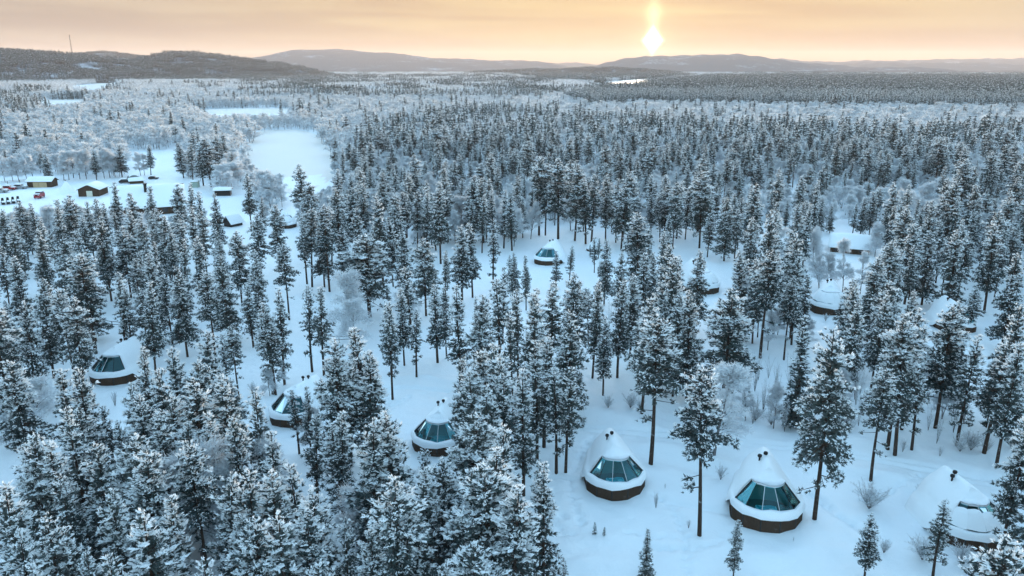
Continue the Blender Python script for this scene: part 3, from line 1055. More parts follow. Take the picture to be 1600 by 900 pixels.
def fence(label, pts, hgt=1.15):
    g = [at(*p) for p in pts]
    e = thing('rail_fence', label, 'fence', (g[0][0], g[0][1], float(height(*g[0]))))
    tot = []
    for a, b in zip(g[:-1], g[1:]):
        k = max(1, int(np.linalg.norm(b - a) / 3.0))
        tot += [a + (b - a) * i / k for i in range(k)]
    tot.append(g[-1])
    loc = [np.array((*(p - g[0]), float(height(*p) - height(*g[0])))) for p in tot]
    for p in loc:
        MB().tube([p + (0, 0, -0.2), p + (0, 0, hgt)], 0.07, 6).build('post', M['bark'], e)
    for a, b in zip(loc[:-1], loc[1:]):
        for z in (0.95, 0.5):
            MB().tube([a + (0, 0, z * hgt), b + (0, 0, z * hgt)], 0.045, 5).build('rail', M['bark'], e)


fence('thin rail fence on the snow above the leftmost igloo', [(158, 510), (176, 513), (196, 514)])
fence('thin rail fence crossing the open snow left of centre', [(510, 534), (530, 535), (556, 534)])
fence('rail fence behind the cars at the edge of the yard', [(-20, 290), (12, 287), (50, 284)])


def cabinet():
    g = at(1567, 509)
    e = thing('utility_cabinet', 'small grey cabinet standing alone on the snow at far right', 'cabinet', (g[0], g[1], float(height(*g)) - 0.05), 0.1)
    MB().box(-0.75, 0.75, -0.45, 0.45, 0, 1.45).build('box', M['grey'], e)
    MB().box(-0.68, 0.68, -0.475, -0.452, 0.12, 1.36).build('door', M['grey'], e)
    MB().prism([(-0.8, 1.455), (0.8, 1.455), (0.78, 1.6), (0.4, 1.72), (-0.4, 1.72), (-0.78, 1.6)], -0.5, 0.5).build('snow_cap', M['roofsnow'], e)


cabinet()


def mast():
    x, y = at_dist(113, 88, 2700)[:2]
    z0 = float(hill_z(HILLS[0], np.array(x), np.array(y)))
    e = thing('radio_mast', 'thin radio mast on top of the dark hill', 'mast', (x, y, z0))
    Hm = 64.0
    for k in range(3):
        a = k * 2.094
        MB().tube([(2.2 * math.cos(a), 2.2 * math.sin(a), -3), (0.9 * math.cos(a), 0.9 * math.sin(a), Hm)], 0.22, 5).build('leg', M['frame'], e)
    br = MB()
    for i in range(16):
        r0, r1 = 2.2 - 1.3 * i / 16, 2.2 - 1.3 * (i + 1) / 16
        for k in range(3):
            a, b = k * 2.094, (k + 1) * 2.094
            br.tube([(r0 * math.cos(a), r0 * math.sin(a), Hm * i / 16), (r1 * math.cos(b), r1 * math.sin(b), Hm * (i + 1) / 16)], 0.1, 4)
    br.build('bracing', M['frame'], e)['kind'] = 'stuff'
    MB().tube([(0, 0, Hm - 14), (0, 0, Hm - 9)], 1.4, 8).build('antenna', M['grey'], e)


mast()

# ------------------------------------------------------------------ trees: meshes
def unit(v):
    return v / (np.linalg.norm(v, axis=-1, keepdims=True) + 1e-9)


def blades(rng, c, o, size, nb, width=0.42, spread=0.95, upb=0.12, lmin=0.7, lmax=1.35):
    """needle sprays: nb thin triangles from every clump centre"""
    n = len(c)
    if n == 0:
        return np.zeros((0, 3)), np.zeros((0, 3), int)
    C = np.repeat(c, nb, 0)
    O = np.repeat(o, nb, 0)
    Z = np.repeat(size, nb)[:, None]
    d = unit(O * 0.75 + rng.normal(0, spread * 0.6, (n * nb, 3)) + (0, 0, upb))
    p = unit(np.cross(d, rng.normal(0, 1, (n * nb, 3))))
    L = Z * rng.uniform(lmin, lmax, (n * nb, 1))
    b = C - d * Z * 0.25
    w = Z * width * rng.uniform(0.7, 1.2, (n * nb, 1)) * 0.5
    V = np.stack([b - p * w, b + p * w, C + d * L], 1).reshape(-1, 3)
    return V, np.arange(n * nb * 3).reshape(-1, 3)


def pads(rng, c, o, size, k=5, lift=0.12, thick=0.34, wide=0.70):
    """snow lying on the sprays: small uneven pads with a drooping rim"""
    n = len(c)
    if n == 0:
        return np.zeros((0, 3)), np.zeros((0, 3), int)
    oh = o.copy()
    oh[:, 2] = 0
    oh = unit(oh + rng.normal(0, 0.25, oh.shape) * (1, 1, 0))
    sh = np.stack([-oh[:, 1], oh[:, 0], np.zeros(n)], 1)
    t = np.linspace(0, 2 * np.pi, k, endpoint=False)[None, :] + rng.uniform(0, 6.3, (n, 1))
    rr = rng.uniform(0.6, 1.25, (n, k)) * size[:, None] * wide
    a = (np.cos(t) * rr * 1.3)[..., None] * oh[:, None, :] + (np.sin(t) * rr * 0.8)[..., None] * sh[:, None, :]
    zr = size[:, None] * (lift + rng.uniform(-0.22, 0.08, (n, k))) + o[:, None, 2] * np.cos(t) * rr * 0.8
    ring = c[:, None, :] + a
    ring[..., 2] += zr
    apex = c + np.stack([np.zeros(n), np.zeros(n), size * (lift + thick * rng.uniform(0.7, 1.3, n))], 1)
    V = np.concatenate([ring, apex[:, None, :]], 1).reshape(-1, 3)
    base = (np.arange(n) * (k + 1))[:, None]
    i = np.arange(k)[None, :]
    F = np.stack([base + i, base + (i + 1) % k, np.broadcast_to(base + k, (n, k))], -1).reshape(-1, 3)
    return V, F


def fingers(rng, c, o, size, nf=3, wid=0.42, hgt=0.26, upb=0.25, spread=0.8):
    """snow riding on the shoots: narrow wedges pointing the way the shoots grow"""
    n = len(c)
    if n == 0:
        return np.zeros((0, 3)), np.zeros((0, 3), int)
    C, O, Z = np.repeat(c, nf, 0), np.repeat(o, nf, 0), np.repeat(size, nf)[:, None]
    m = n * nf
    d = unit(O * 0.9 + rng.normal(0, spread * 0.6, (m, 3)) * (1, 1, 0.6) + (0, 0, upb - 0.1))
    sd = unit(np.cross(d, (0, 0, 1.0)) + rng.normal(0, 0.15, (m, 3)))
    C = C + rng.normal(0, 0.28, (m, 3)) * Z * (1, 1, 0.5)
    L = Z * rng.uniform(0.7, 1.25, (m, 1))
    w = Z * wid * rng.uniform(0.6, 1.2, (m, 1)) * 0.5
    mid = C + d * L * 0.45
    up = np.array((0, 0, 1.0)) * Z * hgt * rng.uniform(0.6, 1.3, (m, 1))
    V = np.stack([C - d * L * 0.1, mid - sd * w, C + d * L, mid + sd * w, mid + up], 1).reshape(-1, 3)
    b = (np.arange(m) * 5)[:, None]
    F = np.concatenate([b + np.array([[0, 1, 4]]), b + np.array([[1, 2, 4]]), b + np.array([[2, 3, 4]]), b + np.array([[3, 0, 4]])], 1).reshape(-1, 3)
    return V, F


def tube_np(pts, rad, n=6):
    pts = np.asarray(pts, float)
    rad = np.asarray(rad, float)
    t = np.linspace(0, 2 * np.pi, n, endpoint=False)
    d = unit(np.gradient(pts, axis=0))
    ref = np.where(np.abs(d[:, :1]) < 0.9, np.array([[1.0, 0, 0]]), np.array([[0, 1.0, 0]]))
    u = unit(np.cross(d, ref))
    w = np.cross(d, u)
    V = pts[:, None, :] + rad[:, None, None] * (np.cos(t)[None, :, None] * u[:, None, :] + np.sin(t)[None, :, None] * w[:, None, :])
    m = len(pts)
    i = np.arange(m - 1)[:, None] * n
    k = np.arange(n)[None, :]
    a, b, c, e = i + k, i + (k + 1) % n, i + n + (k + 1) % n, i + n + k
    F = np.concatenate([np.stack([a, b, c], -1).reshape(-1, 3), np.stack([a, c, e], -1).reshape(-1, 3)])
    return V.reshape(-1, 3), F


def join(parts):
    V, F, n = [], [], 0
    for v, f in parts:
        V.append(v)
        F.append(f + n)
        n += len(v)
    return np.concatenate(V), np.concatenate(F)


def pine_arrays(seed, H, bare, Rm, shape, step=0.40, csize=0.33, nb=9, snow=0.85, gap=0.12, detail=True, lean=0.0):
    """a snow laden conifer: trunk, needle sprays along every limb, snow pads on the sprays"""
    rng = np.random.default_rng(seed)
    hz_ = np.linspace(0, H, 9)
    ph = rng.uniform(0, 6.3)
    bx = lean * (hz_ / H) ** 1.6 + 0.012 * H * np.sin(hz_ / H * 3.1 + ph) * hz_ / H
    by = 0.010 * H * np.sin(hz_ / H * 2.6 + ph * 2) * hz_ / H
    r0 = 0.0105 * H + 0.03
    trunk = [tube_np(np.stack([bx, by, hz_], 1), r0 * (1 - hz_ / H) ** 0.85 + 0.02, 7 if detail else 4)]
    C, O, Z, T, E = [], [], [], [], []
    hb = bare * H
    h = hb + rng.uniform(0, 0.3)
    gaps = rng.uniform(0, 2 * np.pi, 4)
    while h < H - 0.25:
        t = (h - hb) / (H - hb)
        if shape == 'cone':
            env = Rm * ((1 - t) ** 0.80) * (0.62 + 0.38 * min(1, t / 0.18)) + 0.10 * Rm
        elif shape == 'column':
            env = 1.12 * Rm * (1 - t) ** 0.58 * (0.6 + 0.4 * min(1, t / 0.22)) + 0.06 * Rm
        elif shape == 'round':
            env = 1.08 * Rm * max(0.02, 1 - t ** 1.9) ** 0.62 * (0.5 + 0.5 * min(1, t / 0.3))
        else:                                       # spruce: narrow spire with skirts
            env = Rm * (1 - t) ** 0.92 + 0.06 * Rm
        env *= 1 + 0.20 * math.sin(h * 1.3 + ph) + 0.12 * math.sin(h * 3.1 + 2 * ph)
        nbr = int(rng.integers(4, 7)) if t < 0.8 else int(rng.integers(3, 5))
        th0 = rng.uniform(0, 6.3)
        tx, ty = np.interp(h, hz_, bx), np.interp(h, hz_, by)
        for b in range(nbr):
            th = th0 + 6.283 * b / nbr + rng.normal(0, 0.3)
            if rng.random() < gap * (1.7 if t < 0.4 else 0.8):
                continue
            L = env * rng.uniform(0.62, 1.18)
            if shape in ('round', 'column') and rng.random() < 0.10:
                L *= 1.25
            el = (-0.22 + 0.85 * t ** 1.5) if shape != 'spruce' else (-0.45 + 0.75 * t)
            el += rng.normal(0, 0.13)
            ns = max(2, int(L / (csize * 0.85)))
            s = np.linspace(max(0.22, 0.25 * L), L, ns)
            dr = np.array((math.cos(th), math.sin(th)))
            zz = math.tan(el) * s - 0.05 * s ** 2 * rng.uniform(0.5, 1.6)
            if detail and L > 0.8:
                q = np.array((0, 0.35, 0.7, 1.0))
                trunk.append(tube_np(np.stack([tx + dr[0] * L * q, ty + dr[1] * L * q, h + math.tan(el) * L * q - 0.05 * (L * q) ** 2], 1), 0.035 * (1.1 - q) * (1 + L * 0.3) + 0.008, 3))
            for si, z in zip(s, zz):
                wid = 0.42 * si if si < 0.75 * L else 0.30 * si
                nl = 1 + int(wid / (csize * 0.75))
                for j in range(nl):
                    off = rng.uniform(-wid, wid) if nl > 1 else rng.normal(0, 0.1)
                    C.append((tx + dr[0] * si - dr[1] * off, ty + dr[1] * si + dr[0] * off, h + z + rng.normal(0, 0.1) - 0.08 * abs(off)))
                    O.append((dr[0] - 0.5 * dr[1] * off / max(si, 0.3), dr[1] + 0.5 * dr[0] * off / max(si, 0.3), math.sin(el) - 0.1 * si + 0.15))
                    Z.append(csize * rng.uniform(0.7, 1.25) * (0.75 if t > 0.85 else 1))
                    T.append(t)
                    E.append(si / L)
        h += step * rng.uniform(0.75, 1.3) * (0.8 if t > 0.75 else 1)
    if detail and bare > 0.28:                      # a few live boughs left low on the bare trunk
        for _ in range(int(rng.integers(2, 6))):
            h = rng.uniform(0.55, 0.98) * hb
            th, L = rng.uniform(0, 6.3), rng.uniform(0.5, 1.0) * Rm
            dr = np.array((math.cos(th), math.sin(th)))
            tx, ty = np.interp(h, hz_, bx), np.interp(h, hz_, by)
            q = np.array((0, 0.5, 1.0))
            trunk.append(tube_np(np.stack([tx + dr[0] * L * q, ty + dr[1] * L * q, h - 0.2 * L * q], 1), 0.04 * (1.1 - q) + 0.01, 3))
            for __ in range(int(rng.integers(5, 12))):
                si = rng.uniform(0.45, 1.0) * L
                off = rng.uniform(-0.35, 0.35) * L
                C.append((tx + dr[0] * si - dr[1] * off, ty + dr[1] * si + dr[0] * off, h - 0.2 * si + rng.normal(0, 0.12)))
                O.append((dr[0], dr[1], 0.0))
                Z.append(csize * rng.uniform(0.8, 1.2))
                T.append(0.3)
                E.append(0.7)
    for hh in np.arange(H - 0.9, H + 0.1, 0.22 if detail else 0.5):
        C.append((np.interp(hh, hz_, bx), np.interp(hh, hz_, by), hh))
        O.append((0.0, 0.0, 1.0))
        Z.append(csize * 0.6)
        T.append(1.0)
        E.append(1.0)
    C, O, Z, T = np.array(C), unit(np.array(O)), np.array(Z), np.array(T)
    E = np.array(E)
    crown = blades(rng, C, O, Z, nb)
    keep = rng.random(len(C)) < snow * (0.24 + 0.90 * T ** 1.1) * (0.45 + 0.55 * E)
    up = np.array((0, 0, 0.22))
    base = C + O * Z[:, None] * 0.3 + up * Z[:, None]
    if detail:
        hi = keep & (T > 0.5)
        lo = keep & ~hi
        sn = [fingers(rng, base[hi], O[hi], Z[hi] * 1.06, 4), fingers(rng, base[lo], O[lo], Z[lo], 3)]
        pd = hi & (rng.random(len(C)) < 0.45)                # loads that join along the bough
        sn.append(pads(rng, base[pd], O[pd], Z[pd], 5, -0.05, 0.26, 0.78))
        inner = np.arange(len(C))[E < 0.62]
        cr = [crown, blades(rng, C[inner] * (0.9, 0.9, 1) + (0, 0, -0.12), O[inner], Z[inner] * 1.25, 4, 0.6)]
        crown = join(cr)
    else:
        sn = [fingers(rng, base[keep], O[keep], Z[keep], 2, 0.5, 0.3)]
    return dict(trunk=join(trunk), crown=crown, snow=join(sn))


def birch_arrays(seed, H, Rm, ntw=2600, tw=0.045, detail=True, stems=1):
    """a leafless tree furred with hoar frost: trunk, forking limbs, a cloud of fine white twigs"""
    rng = np.random.default_rng(seed)
    trunk, C, D = [], [], []
    for sN in range(stems):
        ln = rng.uniform(-0.10, 0.10, 2) * H if stems == 1 else rng.uniform(-0.25, 0.25, 2) * H
        hh = H * rng.uniform(0.8, 1.0) if sN else H
        q = np.linspace(0, 1, 7)
        P = np.stack([ln[0] * q ** 1.4, ln[1] * q ** 1.4, hh * q], 1)
        trunk.append(tube_np(P, (0.010 * H + 0.02) * (1 - q) ** 0.9 + 0.012, 5 if detail else 3))
        nl = int((26 if detail else 12) / stems) + 4
        for j in range(nl):
            f = rng.uniform(0.22, 0.95)
            p0 = np.array((np.interp(f, q, P[:, 0]), np.interp(f, q, P[:, 1]), hh * f))
            th = rng.uniform(0, 6.3)
            L = Rm * rng.uniform(0.7, 1.3) * (1.15 - 0.75 * f)
            up = rng.uniform(0.5, 1.3)
            g = np.linspace(0, 1, 5)
            path = p0 + np.stack([np.cos(th) * L * g, np.sin(th) * L * g, L * (up * g - 0.55 * g ** 2.5)], 1)
            if detail:
                trunk.append(tube_np(path, 0.035 * (1.05 - g) + 0.006, 3))
            n = max(4, int(ntw / stems / nl))
            gg = rng.uniform(0.15, 1.0, n) ** 0.8
            c = np.stack([np.interp(gg, g, path[:, i]) for i in range(3)], 1) + rng.normal(0, 0.10 * Rm, (n, 3))
            C.append(c)
            D.append(unit(np.array((math.cos(th) * 0.7, math.sin(th) * 0.7, 0.55)) + rng.normal(0, 0.55, (n, 3)) + np.array((0, 0, -0.6)) * (gg[:, None] > 0.85)))
        n = int(ntw * 0.12 / stems)
        f = rng.uniform(0.6, 1.02, n)
        C.append(np.stack([np.interp(f, q, P[:, 0]), np.interp(f, q, P[:, 1]), hh * f], 1))
        D.append(unit(rng.normal(0, 0.6, (n, 3)) + (0, 0, 0.8)))
    C, D = np.concatenate(C), np.concatenate(D)
    n = len(C)
    L = rng.uniform(0.10, 0.24, (n, 1)) * (Rm + 0.6) * (1.0 if detail else 1.7)
    p = unit(np.cross(D, rng.normal(0, 1, (n, 3))))
    w = tw * rng.uniform(0.7, 1.5, (n, 1))
    V = np.stack([C - p * w, C + p * w, C + D * L], 1).reshape(-1, 3)
    return dict(trunk=join(trunk), crown=(V, np.arange(n * 3).reshape(-1, 3)))


def shrub_arrays(seed, H, n, Rm):
    """a frosted bush: many fine curved stems from one root, furred with side twigs"""
    rng = np.random.default_rng(seed)
    st, C, D = [], [], []
    for j in range(n):
        th, sp = rng.uniform(0, 6.3), rng.uniform(0.05, 0.75) * Rm
        h = H * rng.uniform(0.45, 1.0)
        q = np.linspace(0, 1, 5)
        wob = rng.normal(0, 0.08 * Rm, 2)
        P = np.stack([np.cos(th) * sp * q ** 1.5 + wob[0] * np.sin(3.1 * q), np.sin(th) * sp * q ** 1.5 + wob[1] * np.sin(3.1 * q), h * q ** 0.9], 1)
        st.append(tube_np(P, 0.012 * (1.1 - q) + 0.003, 3))
        m = 34
        f = rng.uniform(0.2, 1, m)
        C.append(np.stack([np.interp(f, q, P[:, i]) for i in range(3)], 1))
        D.append(unit(rng.normal(0, 0.7, (m, 3)) + (0, 0, 0.6)))
    C, D = np.concatenate(C), np.concatenate(D)
    k = len(C)
    L = rng.uniform(0.12, 0.38, (k, 1))
    p = unit(np.cross(D, rng.normal(0, 1, (k, 3)))) * rng.uniform(0.012, 0.03, (k, 1))
    V = np.stack([C - p, C + p, C + D * L], 1).reshape(-1, 3)
    return dict(trunk=join(st), crown=(V, np.arange(k * 3).reshape(-1, 3)))


PART_MATS = {'trunk': M['bark'], 'crown': M['needles'], 'snow': M['bsnow']}


def part_meshes(name, arr, mats=PART_MATS):
    return {k: tri_mesh(f'{name}_{k}', v, f, [mats[k]]) for k, (v, f) in arr.items()}


def joined_mesh(name, arr, mats=PART_MATS, out=None):
    ks = list(arr)
    V, F = join([arr[k] for k in ks])
    idx = np.concatenate([np.full(len(arr[k][1]), i) for i, k in enumerate(ks)])
    return tri_mesh(name, V, F, [mats[k] for k in ks], idx)


BIRCH_MATS = {'trunk': M['birch'], 'crown': M['frost']}

# near variants: key -> (height, arrays); all later scaled to the height each tree has in the photograph
NEAR = {}
vr = np.random.default_rng(77)
N_TALL, N_FULL, N_SLIM, N_SPRU = 7, 8, 5, 2
for i in range(N_TALL):
    NEAR[f'tall{i}'] = (18.0, pine_arrays(100 + i, 18.0, vr.uniform(0.30, 0.52), vr.uniform(2.0, 2.7), ('round', 'column', 'round')[i % 3], gap=vr.uniform(0.12, 0.30), snow=vr.uniform(0.85, 1.0), lean=vr.normal(0, 0.45), step=vr.uniform(0.38, 0.50)))
for i in range(N_FULL):
    NEAR[f'full{i}'] = (15.0, pine_arrays(200 + i, 15.0, vr.uniform(0.12, 0.32), vr.uniform(1.7, 2.6), ('cone', 'column', 'cone', 'round')[i % 4], gap=vr.uniform(0.05, 0.18), snow=vr.uniform(0.85, 1.05), lean=vr.normal(0, 0.25)))
for i in range(N_SLIM):
    NEAR[f'slim{i}'] = (13.0, pine_arrays(300 + i, 13.0, vr.uniform(0.18, 0.45), vr.uniform(0.95, 1.4), ('column', 'cone', 'round', 'cone', 'column')[i], gap=vr.uniform(0.08, 0.25), snow=1.0, csize=0.29, lean=vr.normal(0, 0.3)))
for i, Rm in enumerate((1.6, 1.35)):
    NEAR[f'spru{i}'] = (14.0, pine_arrays(400 + i, 14.0, 0.05, Rm, 'spruce', gap=0.05, snow=0.7, step=0.36, csize=0.31))
for i, Rm in enumerate((0.85, 0.6)):
    NEAR[f'baby{i}'] = (4.0, pine_arrays(500 + i, 4.0, 0.10, Rm, 'cone', gap=0.1, snow=0.55, step=0.30, csize=0.20))
BIRCH = {f'birch{i}': (9.0, birch_arrays(600 + i, 9.0, 1.9 + 0.3 * i, 6000, 0.042, stems=1 + (i == 2))) for i in range(4)}
SAPL = {f'sapling{i}': (4.5, shrub_arrays(720 + i, 4.5, 7 + 3 * i, 1.1)) for i in range(3)}
SHRUB = {f'shrub{i}': (2.2, shrub_arrays(700 + i, 2.2, 22 + 12 * i, 1.0 + 0.25 * i)) for i in range(3)}
MESH = {k: part_meshes(k, a) for k, (h, a) in NEAR.items()}
MESH.update({k: part_meshes(k, a, BIRCH_MATS) for k, (h, a) in {**BIRCH, **SHRUB, **SAPL}.items()})
BASE_H = {k: h for k, (h, a) in {**NEAR, **BIRCH, **SHRUB, **SAPL}.items()}

# ------------------------------------------------------------------ trees: where each one stands
TREES = []          # dict(x, y, h, key, fam, px, py)
occupied = []


def put_tree(x, y, h, key, fam, rz=None, wide=1.0):
    z = float(height(x, y)) - 0.12
    tp = pix(x, y, z + h)
    TREES.append(dict(x=x, y=y, z=z, h=h, key=key, fam=fam, rz=RNG.uniform(0, 6.28) if rz is None else rz, wide=wide, px=float(tp[0]), py=float(tp[1]), d=math.hypot(x, y)))
    occupied.append((x, y))


def kind_key(fam):
    return {'t': 'tall', 'f': 'full', 's': 'slim', 'p': 'spru', 'b': 'baby'}[fam] + str(int(RNG.integers(0, {'t': N_TALL, 'f': N_FULL, 's': N_SLIM, 'p': N_SPRU, 'b': 2}[fam])))


# trees whose foot is in the photograph: base pixel, top pixel row, family (t tall bare trunk, f full, s slim, p spruce, b young), width factor
FOOT = [
    (1017, 723, 490, 't', 1.15), (1093, 835, 568, 't', 0.95), (1272, 815, 522, 't', 0.9), (1360, 755, 583, 't', 1.1), (942, 620, 496, 'f', 0.9),
    (1188, 556, 388, 't', 1.1), (1242, 668, 496, 'p', 1.25), (1461, 670, 474, 't', 1.1), (1424, 706, 560, 's', 1.1), (1541, 668, 556, 'f', 0.8),
    (1398, 712, 492, 't', 1.05), (843, 893, 716, 'f', 0.7), (1146, 898, 808, 'f', 0.8), (1010, 903, 822, 'p', 1.4), (1350, 908, 803, 'f', 1.1), (1457, 905, 783, 's', 1.2),
    (431, 614, 484, 't', 1.0), (612, 588, 472, 's', 1.2), (651, 592, 486, 's', 1.1), (632, 572, 452, 'f', 0.9), (684, 570, 448, 's', 1.2), (698, 562, 452, 'f', 0.8),
    (452, 498, 378, 't', 1.0), (488, 450, 330, 't', 1.1), (515, 456, 322, 't', 1.0), (578, 496, 366, 'f', 1.75), (681, 391, 314, 's', 1.2), (540, 448, 352, 'f', 1.0),
    (842, 371, 250, 't', 1.15), (872, 376, 250, 't', 1.25), (898, 379, 260, 't', 1.1), (852, 372, 262, 't', 0.9), (915, 382, 282, 's', 1.2), (924, 381, 276, 's', 1.1), (962, 383, 283, 't', 0.8), (981, 381, 270, 't', 1.2),
    (946, 378, 274, 'f', 0.9), (1017, 360, 272, 'f', 1.0), (1040, 352, 272, 'f', 1.1), (1090, 362, 256, 'f', 1.35), (1105, 402, 328, 'f', 1.0), (1131, 410, 312, 'f', 1.1), (1147, 411, 330, 't', 1.0), (1172, 402, 287, 'f', 1.1),
    (1290, 648, 535, 's', 1.1), (1225, 560, 432, 't', 0.9), (1250, 545, 425, 't', 0.9), (1320, 570, 434, 'f', 1.1), (1370, 590, 440, 'f', 1.0), (1552, 474, 380, 't', 1.0),
    (150, 553, 398, 't', 1.35), (208, 562, 448, 't', 1.05), (232, 563, 452, 't', 1.0), (270, 540, 430, 't', 1.0), (288, 530, 428, 't', 1.1), (338, 567, 425, 't', 1.0), (356, 598, 520, 's', 1.2), (374, 622, 508, 't', 1.0), (396, 540, 440, 's', 1.2),
    (70, 281, 237, 't', 1.2), (77, 283, 240, 'f', 1.2), (151, 281, 234, 'f', 1.2), (191, 277, 227, 'f', 1.3), (236, 274, 226, 'f', 1.2), (287, 278, 222, 'f', 1.2), (302, 284, 224, 't', 1.1), (318, 290, 220, 'f', 1.3), (330, 292, 216, 'f', 1.2), (345, 285, 212, 't', 1.1), (365, 275, 236, 'f', 1.0),
    (115, 278, 242, 's', 1.1), (480, 445, 340, 's', 1.0), (600, 455, 305, 'f', 0.9), (700, 450, 390, 's', 0.9), (760, 375, 280, 'f', 1.0), (740, 378, 275, 'f', 1.0),
    (538, 820, 655, 's', 1.3), (1495, 470, 372, 't', 1.0), (1326, 520, 436, 'f', 1.2), (1278, 368, 312, 'f', 1.1), (1296, 366, 322, 'f', 1.0), (1344, 367, 308, 'f', 1.1), (1358, 369, 300, 'f', 1.0), (1332, 366, 318, 's', 1.2), (1310, 512, 470, 's', 1.2), (1345, 530, 450, 'f', 1.1), (935, 404, 372, 's', 1.2), (922, 402, 380, 's', 1.1), (1440, 476, 360, 'f', 1.1), (1470, 470, 368, 't', 1.0), (1515, 520, 450, 'f', 1.3),
]
for px, pyb, pyt, fam, wd in FOOT:
    x, y = at(px, pyb)
    d = ray(px, pyt)
    top = CAM_H + d[2] * (y / d[1])
    put_tree(x, y, max(1.2, float(top)), kind_key(fam), fam, wide=wd)
# two seedlings on the open snow
for px, pyb, pyt in ((929, 832, 812), (944, 836, 821), (881, 905, 866)):
    x, y = at(px, pyb)
    d = ray(px, pyt)
    put_tree(x, y, max(0.9, float(CAM_H + d[2] * (y / d[1]))), kind_key('b'), 'b')

